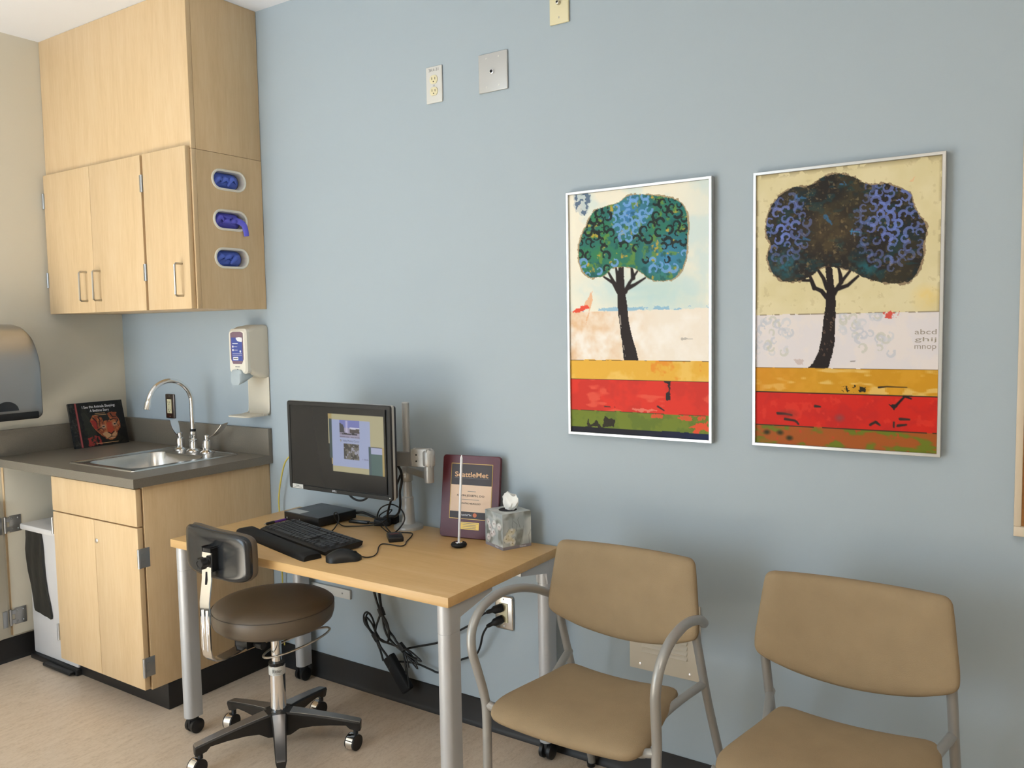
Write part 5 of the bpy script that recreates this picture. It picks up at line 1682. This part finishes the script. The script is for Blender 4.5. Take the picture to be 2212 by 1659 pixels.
def paint_tree_dark():
    f = mapper((66, 150), (1043, 48), (1020, 1605), (66, 1545))
    asp = 1.55
    P = Paint(300, 466, (214, 203, 164))
    n1, n2, n3 = P.n(50, 101), P.n(16, 102), P.n(30, 103, 4, 3.0)
    P.blend(np.clip((n1 - .45) * 3, 0, .7), (206, 194, 150))
    P.blend(np.clip((P.n(9, 104) - .70) * 9, 0, .5), (190, 176, 136))
    edge = np.minimum(np.minimum(P.u, 1 - P.u), P.v)
    P.blend(np.clip(1 - edge / .02, 0, 1) * (n2 > .45) * .5, (120, 104, 76))
    P.blend(np.clip(1.1 - np.hypot((P.u - .93) / .08, (P.v - .47) / .05), 0, 1) * n2 * .9, (226, 190, 104))
    P.blend(P.poly([f(p) for p in [(890, 180), (915, 155), (905, 180), (885, 190)]], .005, 4) * .6, (222, 170, 130))
    wb = P.v > .517 + (P.n(20, 110, 3, 4.) - .5) * .004
    P.blend(wb, (214, 208, 210))
    P.blend(wb * np.clip((P.n(30, 111) - .5) * 4, 0, .6), (222, 212, 206))
    P.blend((np.abs(P.v - .517) < .0018) * (n2 > .45) * .8, (130, 116, 96))
    rg_ = random.Random(9)
    for cx_, cy_, wx, wy, n_ in ((.10, .60, .11, .07, 26), (.60, .565, .11, .06, 24), (.66, .62, .10, .04, 10)):
        for k in range(n_):
            u, v = cx_ + rg_.uniform(-wx, wx), cy_ + rg_.uniform(-wy, wy)
            mk = P.scroll(u, v, rg_.uniform(.018, .028), rg_.uniform(0, 6.28), rg_.choice((-1, 1)), asp) * wb
            P.blend(mk * .65, rg_.choice([(184, 188, 198), (190, 190, 178), (196, 198, 204)]))
    P.blend(P.poly([f(p) for p in [(765, 856), (850, 858), (845, 880), (790, 900), (775, 880)]], .012, 5) * (P.n(5, 118) > .45), (204, 84, 72))
    P.blend(P.poly([f(p) for p in [(280, 1100), (340, 1110), (345, 1140), (300, 1120)]], .015, 6) * .4, (170, 140, 130))
    P.blend(P.stroke([f((600, 1115)), f((690, 1108))], .002, .003, asp) * (n2 > .4), (120, 112, 110))
    bark = (38, 31, 30)
    P.blend(P.poly([f(p) for p in [(455, 600), (492, 600), (506, 700), (516, 770), (518, 870), (515, 960), (512, 1030), (498, 1090), (478, 1162), (356, 1160), (395, 1125), (425, 1065), (442, 990), (452, 900), (462, 820), (464, 770), (470, 720)]], .004, 114), bark)
    for pts_ in ([(468, 778), (440, 745), (400, 728), (380, 690), (335, 690)], [(400, 730), (385, 690), (372, 660)], [(470, 730), (450, 680), (412, 625)], [(508, 760), (530, 720), (560, 680), (600, 630)], [(515, 738), (580, 716), (634, 668)], [(545, 700), (540, 660), (530, 625)]):
        P.blend(P.stroke([f(p) for p in pts_], .013, .007, asp), bark)
    P.blend(P.poly([f(p) for p in [(455, 840), (512, 840), (512, 1000), (440, 1120), (430, 1080)]], 0, 1) * (P.n(5, 119) > .66) * .7, (110, 88, 72))
    cr = cat2([f(p) for p in [(280, 210), (350, 207), (400, 185), (450, 155), (530, 142), (600, 155), (650, 185), (700, 198), (760, 192), (830, 215), (890, 245), (905, 300), (930, 350), (965, 400), (970, 450), (955, 510), (960, 560), (935, 640), (900, 690), (840, 708), (760, 700), (680, 680), (620, 650), (580, 632), (520, 622), (460, 617), (430, 627), (400, 652), (350, 680), (280, 698), (220, 690), (165, 650), (140, 600), (136, 550), (152, 510), (131, 460), (126, 400), (140, 340), (165, 290), (210, 245)]], 4)
    P.blend(P.poly([(.5 + (a - .5) * 1.02, .24 + (b_ - .24) * 1.02) for a, b_ in cr], .010, 120) * .6, (96, 72, 56))
    cm = P.poly(cr, .005, 121)
    P.blend(cm, (42, 38, 36))
    P.blend(cm * np.clip((P.n(40, 122) - .48) * 5, 0, .9), (54, 50, 40))
    P.blend(cm * np.clip((P.n(24, 123) - .55) * 6, 0, .8), (36, 46, 50))
    P.blend(cm * np.clip((P.n(10, 171, 4) - .56) * 7, 0, .6), (70, 62, 44))
    P.blend(cm * np.clip((P.n(8, 173, 3, 2.) - .62) * 9, 0, .6), (34, 62, 66))
    P.blend(cm * np.clip((P.n(5, 175, 3) - .70) * 10, 0, .5), (112, 92, 60))
    P.blend(cm * np.clip(1.15 - np.hypot((P.u - .43) / .18, (P.v - .22) / .10), 0, 1) * n2 * 1.1, (92, 76, 50))
    P.blend(cm * np.clip(1.2 - np.hypot((P.u - .17) / .10, (P.v - .33) / .055), 0, 1) * np.clip((P.n(8, 125) - .3) * 3, 0, 1), (42, 96, 112))
    P.blend(cm * np.clip(1.2 - np.hypot((P.u - .63) / .09, (P.v - .36) / .035), 0, 1) * np.clip((P.n(8, 126) - .4) * 4, 0, 1), (38, 88, 96))
    P.blend(cm * np.clip((P.n(7, 127) - .72) * 12, 0, .7), (124, 108, 78))
    for a, b2_ in (((300, 255), (350, 265)), ((455, 360), (490, 400)), ((300, 465), (375, 480)), ((535, 185), (565, 195))):
        P.blend(P.stroke([f(a), f(b2_)], .013, .004, asp, .012, 4) * cm * (P.n(5, 128) > .48) * .8, (52, 100, 142))
    P.blend(P.stroke([f((590, 435)), f((640, 440))], .003, .003, asp) + P.stroke([f((600, 425)), f((595, 450))], .003, .003, asp), (60, 120, 160))
    pts_ = []
    for i in range(1600):
        u, v = rg_.uniform(.06, .95), rg_.uniform(.05, .42)
        iu, iv = int(u * (P.nx - 1)), int(v * (P.ny - 1))
        if cm[iv, iu] < .5:
            continue
        L = math.hypot((u - .17) / .15, (v - .21) / .12)
        Rr = math.hypot((u - .76) / .20, (v - .20) / .17)
        if min(L, Rr) > 1:
            continue
        if all(math.hypot(u - a, (v - c_) * asp) > .037 for a, c_ in pts_):
            pts_.append((u, v))
    for u, v in pts_:
        k = min(math.hypot((u - .16) / .15, (v - .20) / .12), math.hypot((u - .77) / .20, (v - .19) / .17))
        mk = P.scroll(u, v, rg_.uniform(.019, .029), rg_.uniform(0, 6.28), rg_.choice((-1, 1)), asp) * cm
        P.blend(mk * max(.25, 1.0 - .55 * k), rg_.choice([(104, 122, 190), (112, 128, 200), (98, 112, 172)]))
    yb = P.v > .714 + (P.n(20, 130, 3, 4.) - .5) * .006
    P.blend(yb, (196, 142, 34))
    P.blend(yb * np.clip((P.n(26, 131) - .5) * 4, 0, .7), (206, 152, 44))
    P.blend(yb * np.clip((P.n(14, 132, 3, 3.) - .64) * 8, 0, .7), (222, 190, 122))
    P.blend(yb * np.clip(1.1 - P.u * 3, 0, 1) * (.3 + n2) * .6, (206, 132, 34))
    P.blend(yb * P.rect(.50, .63, .775, .80, .014, 133) * (P.n(5, 134) > .48), (44, 42, 26))
    P.blend(P.stroke([f((748, 1252)), f((790, 1248)), f((890, 1252))], .005, .002, asp), (36, 30, 26))
    P.blend((np.abs(P.v - .714) < .0016) * (n2 > .4) * .8, (90, 70, 40))
    rb = P.v > .806
    P.blend(rb, (198, 40, 30))
    P.blend(rb * np.clip((P.n(34, 141) - .5) * 5, 0, .7), (182, 38, 34))
    P.blend(rb * np.clip((P.n(16, 142) - .62) * 7, 0, .6), (212, 58, 40))
    P.blend((np.abs(P.v - .806) < .0022) * .9, (44, 34, 28))
    P.blend(P.poly([f(p) for p in [(800, 1340), (832, 1345), (852, 1340), (828, 1378)]], .004, 4) + P.stroke([f((840, 1345)), f((880, 1300)), f((912, 1312))], .007, .004, asp) + P.stroke([f((875, 1298)), f((915, 1298))], .005, .004, asp), (38, 30, 30))
    for pts2 in ([(196, 1390), (240, 1392), (280, 1400)], [(240, 1420), (300, 1430), (318, 1448)], [(708, 1450), (735, 1435), (755, 1448)], [(740, 1440), (758, 1452)], [(828, 1440), (828, 1462)], [(850, 1455), (890, 1450)], [(410, 1352), (440, 1355)], [(860, 1420), (905, 1422)]):
        P.blend(P.stroke([f(p) for p in pts2], .008, .005, asp, .006, 9), (54, 40, 36))
    P.blend(np.clip(1.2 - np.hypot((P.u - .49) / .03, (P.v - .892) / .016), 0, 1) * .8, (128, 70, 70))
    P.blend(np.clip(1.2 - np.hypot((P.u - .2) / .06, (P.v - .885) / .018), 0, 1) * .5, (110, 50, 44))
    gb = P.v > .930 + (P.n(30, 151, 2, 3.) - .5) * .006
    P.blend(gb, (158, 84, 36))
    P.blend(gb * np.clip((P.n(14, 152, 3, 2.) - .48) * 8, 0, 1), (104, 114, 34))
    P.blend(gb * np.clip((P.n(8, 155) - .70) * 10, 0, .8), (184, 68, 38))
    for u_, v_ in ((.07, .958), (.15, .957), (.205, .975)):
        P.blend(np.clip(1.3 - np.hypot((P.u - u_) / .022, (P.v - v_) / .010), 0, 1) * .9, (40, 46, 26))
    P.blend((np.abs(P.v - .930) < .0018) * (n2 > .38), (60, 48, 30))
    return P

p1 = thing('tree_picture', 'smaller framed painting of a tree with a teal green crown', 'picture', (2.78, -0.012, 1.096), 0, 'framed tree paintings')
frame(p1, 2.538, 3.020, 1.096, 1.870, 0.009, 0.026)
paint_tree_teal().obj('canvas_print', 'print_art', p1, (2.546, -0.0195, 1.862), (0.466, 0, 0), (0, 0, -0.758))
p2 = thing('tree_picture', 'larger framed painting of a tree with a blackish crown', 'picture', (3.378, -0.012, 1.099), 0, 'framed tree paintings')
frame(p2, 3.139, 3.619, 1.099, 1.864, 0.009, 0.026)
paint_tree_dark().obj('canvas_print', 'print_art', p2, (3.147, -0.0195, 1.856), (0.464, 0, 0), (0, 0, -0.749))
for i, wd in enumerate(('abcd', 'ghij', 'mnop')):
    text(wd, 0.050, 0.013 if i == 0 else 0.014, (3.5795, -0.0197, 1.418 - 0.0205 * i), (1, 0, 0), (0, 0, 1), 'stencil', p2, 'stencil_lettering')

# ================================================================== plates on the blue wall
o1 = thing('wall_outlet', 'pale duplex wall outlet high on the blue wall', 'outlet', (1.999, 0, 2.244))
B().box(1.963, 2.035, -0.006, -0.0005, 2.240, 2.367, 0.003, 3).obj('plate', 'plate_light', o1)
duplex(o1, 1.999, 2.300, -0.006)
text('3K4-31', 0.044, 0.010, (1.999, -0.0061, 2.354), (1, 0, 0), (0, 0, 1), 'print_gray', o1, 'plate_lettering')
B().box(1.9955, 2.0025, -0.0065, -0.0058, 2.297, 2.303).obj('screw', 'hinge_steel', o1)
o2 = thing('cable_plate', 'square grey steel wall plate with a jack in the middle', 'wall plate', (2.252, 0, 2.24))
B().box(2.193, 2.311, -0.007, -0.0005, 2.238, 2.366, 0.003, 3).obj('plate', 'plate_gray', o2)
B().lathe([(0, -0.016), (0.0045, -0.016), (0.0075, -0.015), (0.009, -0.006), (0, -0.006)], (2.252, 0, 2.302), 'Y', 16).obj('jack', 'chrome', o2)
B().lathe([(0, -0.0165), (0.0055, -0.0165), (0.0055, -0.014), (0, -0.014)], (2.252, 0, 2.302), 'Y', 14).obj('jack_hole', 'dark_hole', o2)
for sx in (-1, 1):
    for sz in (-1, 1):
        B().lathe([(0, -0.0085), (0.003, -0.008), (0.0035, -0.007), (0, -0.007)], (2.252 + sx * 0.025, 0, 2.302 + sz * 0.047), 'Y', 10).obj('screw', 'plate_light', o2)
o3 = thing('cable_plate', 'ivory wall plate with one jack at the top edge', 'wall plate', (2.512, 0, 2.405))
B().box(2.477, 2.547, -0.008, -0.0005, 2.405, 2.532, 0.003, 3).obj('plate', 'almond', o3)
B().lathe([(0, -0.020), (0.0035, -0.020), (0.006, -0.019), (0.0075, -0.007), (0, -0.007)], (2.512, 0, 2.4685), 'Y', 14).obj('jack', 'nickel', o3)
B().lathe([(0, -0.0205), (0.0032, -0.0205), (0.0032, -0.019), (0, -0.019)], (2.512, 0, 2.4685), 'Y', 12).obj('jack_hole', 'dark_hole', o3)
for z in (2.424, 2.513):
    B().box(2.5105, 2.5135, -0.0088, -0.0075, z - 0.003, z + 0.003).obj('screw', 'nickel', o3)
o4 = thing('wall_outlet', 'polished steel wall outlet with two black plugs beside the desk', 'outlet', (2.258, 0, 0.385))
B().box(2.221, 2.297, -0.010, -0.0005, 0.384, 0.505, 0.006, 3).obj('plate', 'outlet_steel', o4)
B().box(2.2415, 2.2765, -0.0135, -0.009, 0.411, 0.479, 0.0015).obj('receptacle', 'almond', o4)
for z in (0.397, 0.493):
    B().lathe([(0, -0.0118), (0.003, -0.0112), (0.0035, -0.010), (0, -0.010)], (2.259, 0, z), 'Y', 10).obj('screw', 'hinge_steel', o4)
rw = thing('wall_bracket', 'light grey metal strip on the wall under the desk', 'wall plate', (1.40, 0, 0.362))
B().box(1.29, 1.512, -0.012, -0.0005, 0.362, 0.400, 0.0015).obj('strip', 'plate_light', rw)
B().lathe([(0, -0.014), (0.003, -0.014), (0.004, -0.012), (0, -0.012)], (1.470, 0, 0.382), 'Y', 10).obj('screw', 'hinge_steel', rw)

# grille behind the first chair
gr = thing('vent_grille', 'cream louvred vent plate on the wall behind the first chair', 'vent', (2.86, 0, 0.355))
GX0, GX1, GZ0, GZ1 = 2.742, 2.977, 0.356, 0.592
b = B()
b.box(GX0, GX1, -0.007, -0.0005, GZ0, GZ1, 0.002)
b.obj('plate', 'grille_cream', gr)
for k in range(8):
    z = 0.414 + k * 0.0165
    B().prism([(-0.0068, z), (-0.0125, z + 0.0010), (-0.0130, z + 0.0030), (-0.0068, z + 0.0125)], 'X', 2.786, 2.936).obj('louvre', 'grille_cream', gr)
for x in (2.779, 2.944):
    for z in (0.374, 0.574):
        B().lathe([(0, -0.0092), (0.004, -0.0085), (0.005, -0.007), (0, -0.007)], (x, 0, z), 'Y', 12).obj('screw', 'chrome', gr)

# pin board at the right edge
cb = thing('pin_board', 'cork pin board in a beige frame at the right edge', 'pin board', (4.2, -0.01, 0.917))
b = B()
for bx in ((3.781, 4.70, 0.917, 0.942), (3.781, 4.70, 1.90, 1.925), (3.781, 3.797, 0.942, 1.90), (4.684, 4.70, 0.942, 1.90)):
    b.box(bx[0], bx[1], -0.020, -0.0005, bx[2], bx[3], 0.002)
b.obj('frame', 'board_frame', cb)
B().box(3.797, 4.684, -0.010, -0.0005, 0.942, 1.90).obj('cork_panel', 'cork', cb)

# ================================================================== cords under the desk
pw = thing('plug_cables', 'black cords plugged into the steel outlet and running behind the desk leg', 'cord', (2.03, -0.03, 0.09))
for (pts_, pz) in (([(1.79, -0.045, 0.235), (1.802, -0.035, 0.226), (1.872, -0.03, 0.250), (1.962, -0.03, 0.281), (1.995, -0.03, 0.300), (2.071, -0.03, 0.348), (2.139, -0.034, 0.392), (2.187, -0.045, 0.432), (2.221, -0.058, 0.455)], 0.465),
                   ([(1.75, -0.05, 0.18), (1.772, -0.035, 0.173), (1.824, -0.03, 0.180), (1.881, -0.03, 0.183), (1.937, -0.03, 0.176), (1.985, -0.03, 0.176), (2.068, -0.03, 0.236), (2.115, -0.03, 0.260), (2.153, -0.034, 0.281), (2.176, -0.04, 0.318), (2.196, -0.05, 0.368), (2.222, -0.058, 0.405)], 0.425)):
    B().tube(pts_, 0.0038, 8, 6).obj('cable', 'cord_black', pw, smooth=60)
    e = Vector(pts_[-1])
    tip = Vector((2.257, -0.0138, pz))
    dv = tip - e
    B().tube([e - dv * 0.05, e + dv * 0.12, e + dv * 0.30, e + dv * 0.45, e + dv * 0.80, tip], lambda t: [0.0055, 0.0075, 0.0075, 0.014, 0.0155, 0.0135][min(5, int(round(t * 5)))], 10, smooth=False).obj('plug', 'black_plastic', pw, smooth=50)
cbd = thing('cord_bundle', 'tangled black cord bundle hanging below the desk with its power brick', 'cord', (1.76, -0.06, 0.08))
def cz(pts_, r=0.0042):
    B().tube(pts_, r, 8, 6).obj('cable', 'cord_black', cbd, smooth=60)
yb_ = -0.06
T1, T2, T3 = (1.726, 0.366), (1.694, 0.262), (1.825, 0.248)
for dx_, dy_ in ((-.040, 0), (-.020, -.008), (.0, .006), (.012, -.004)):
    cz([(1.705 + dx_, yb_ + dy_, 0.685), (1.708 + dx_ * .8, yb_ + dy_, 0.50), (1.715 + dx_ * .5, yb_ + dy_, 0.425), (T1[0] + dx_ * .15, yb_ + dy_ * .5, T1[1])])
cz([(T1[0], yb_, T1[1]), (1.712, yb_ - .006, 0.330), (1.700, yb_ - .008, 0.295), (T2[0], yb_, T2[1])])
cz([(T1[0], yb_ + .004, T1[1]), (1.742, yb_, 0.330), (1.762, yb_, 0.300), (1.785, yb_, 0.280), (1.80, yb_, 0.262), (T3[0], yb_, T3[1])])
cz([(T1[0], yb_ - .006, T1[1]), (1.758, yb_ - .01, 0.340), (1.772, yb_ - .012, 0.305), (1.765, yb_ - .01, 0.262), (1.735, yb_ - .008, 0.255), (T2[0] + .008, yb_, T2[1] + .002)])
cz([(T1[0] + .004, yb_, T1[1]), (1.735, yb_, 0.32), (1.748, yb_, 0.285), (1.772, yb_, 0.262), (1.80, yb_, 0.245), (T3[0], yb_ - .004, T3[1] - .01)])
cz([(T2[0] - .004, yb_, T2[1] + .004), (1.672, yb_ - .004, 0.282), (1.640, yb_ - .004, 0.308), (1.634, yb_, 0.338), (1.652, yb_, 0.352), (1.676, yb_, 0.335), (1.690, yb_, 0.300), (T2[0] + .002, yb_, T2[1])], 0.0036)
cz([(T2[0] - .002, yb_ - .006, T2[1] + .002), (1.664, yb_ - .01, 0.296), (1.648, yb_ - .01, 0.322), (1.655, yb_ - .01, 0.336), (1.682, yb_ - .01, 0.318), (1.70, yb_ - .006, 0.280), (T2[0] + .004, yb_, T2[1])], 0.0036)
cz([(T2[0] - .004, yb_ + .006, T2[1]), (1.654, yb_ + .004, 0.290), (1.641, yb_ + .004, 0.330), (1.660, yb_ + .004, 0.347), (1.684, yb_ + .004, 0.310), (T2[0], yb_, T2[1])], 0.0036)
cz([(T2[0], yb_, T2[1]), (1.702, yb_, 0.235), (1.716, yb_, 0.210), (1.728, yb_, 0.175)], 0.004)
cz([(T2[0] + .004, yb_, T2[1]), (1.720, yb_ - .004, 0.230), (1.752, yb_ - .004, 0.200), (1.770, yb_ - .004, 0.172), (1.762, yb_ - .006, 0.150)], 0.0042)
cz([(T2[0] + .008, yb_, T2[1]), (1.740, yb_, 0.252), (1.785, yb_, 0.248), (T3[0], yb_, T3[1])])
for k, (ex, ez) in enumerate(((1.926, 0.218), (1.905, 0.224), (1.90, 0.200), (1.882, 0.206), (1.893, 0.176), (1.862, 0.178), (1.845, 0.150), (1.86, 0.10))):
    if k < 5:
        cz([(T3[0], yb_ + (k - 2) * .003, T3[1]), ((T3[0] + ex) / 2 + .004, yb_ + (k - 2) * .004, (T3[1] + ez) / 2 + .008), (ex, yb_ + (k - 2) * .004, ez), ((T3[0] + ex) / 2, yb_ + (k - 2) * .004 - .004, (T3[1] + ez) / 2 - .006), (T3[0] + .004, yb_, T3[1] - .008)], 0.0028)
    else:
        cz([(T3[0], yb_, T3[1]), ((T3[0] + ex) / 2 + .006, yb_ - .004, (T3[1] + ez) / 2), (ex, yb_ - .004, ez)], 0.0028)
for (tx, tz), ang_ in ((T1, -65), (T2, -50), (T3, -40)):
    a = R(ang_)
    dv = Vector((math.cos(a), 0, math.sin(a)))
    c0 = Vector((tx, yb_, tz))
    B().tube([c0 - dv * 0.016, c0 + dv * 0.016], 0.0125, 10, smooth=False).obj('cord_tie', 'cord_black', cbd)
b = B()
b.box(-0.075, 0.075, -0.016, 0.014, -0.025, 0.025, 0.007, 3)
b.bm.transform(Matrix.Translation((1.797, -0.052, 0.138)) @ Matrix.Rotation(R(50), 4, 'Y'))
b.obj('power_brick', 'black_matte', cbd)
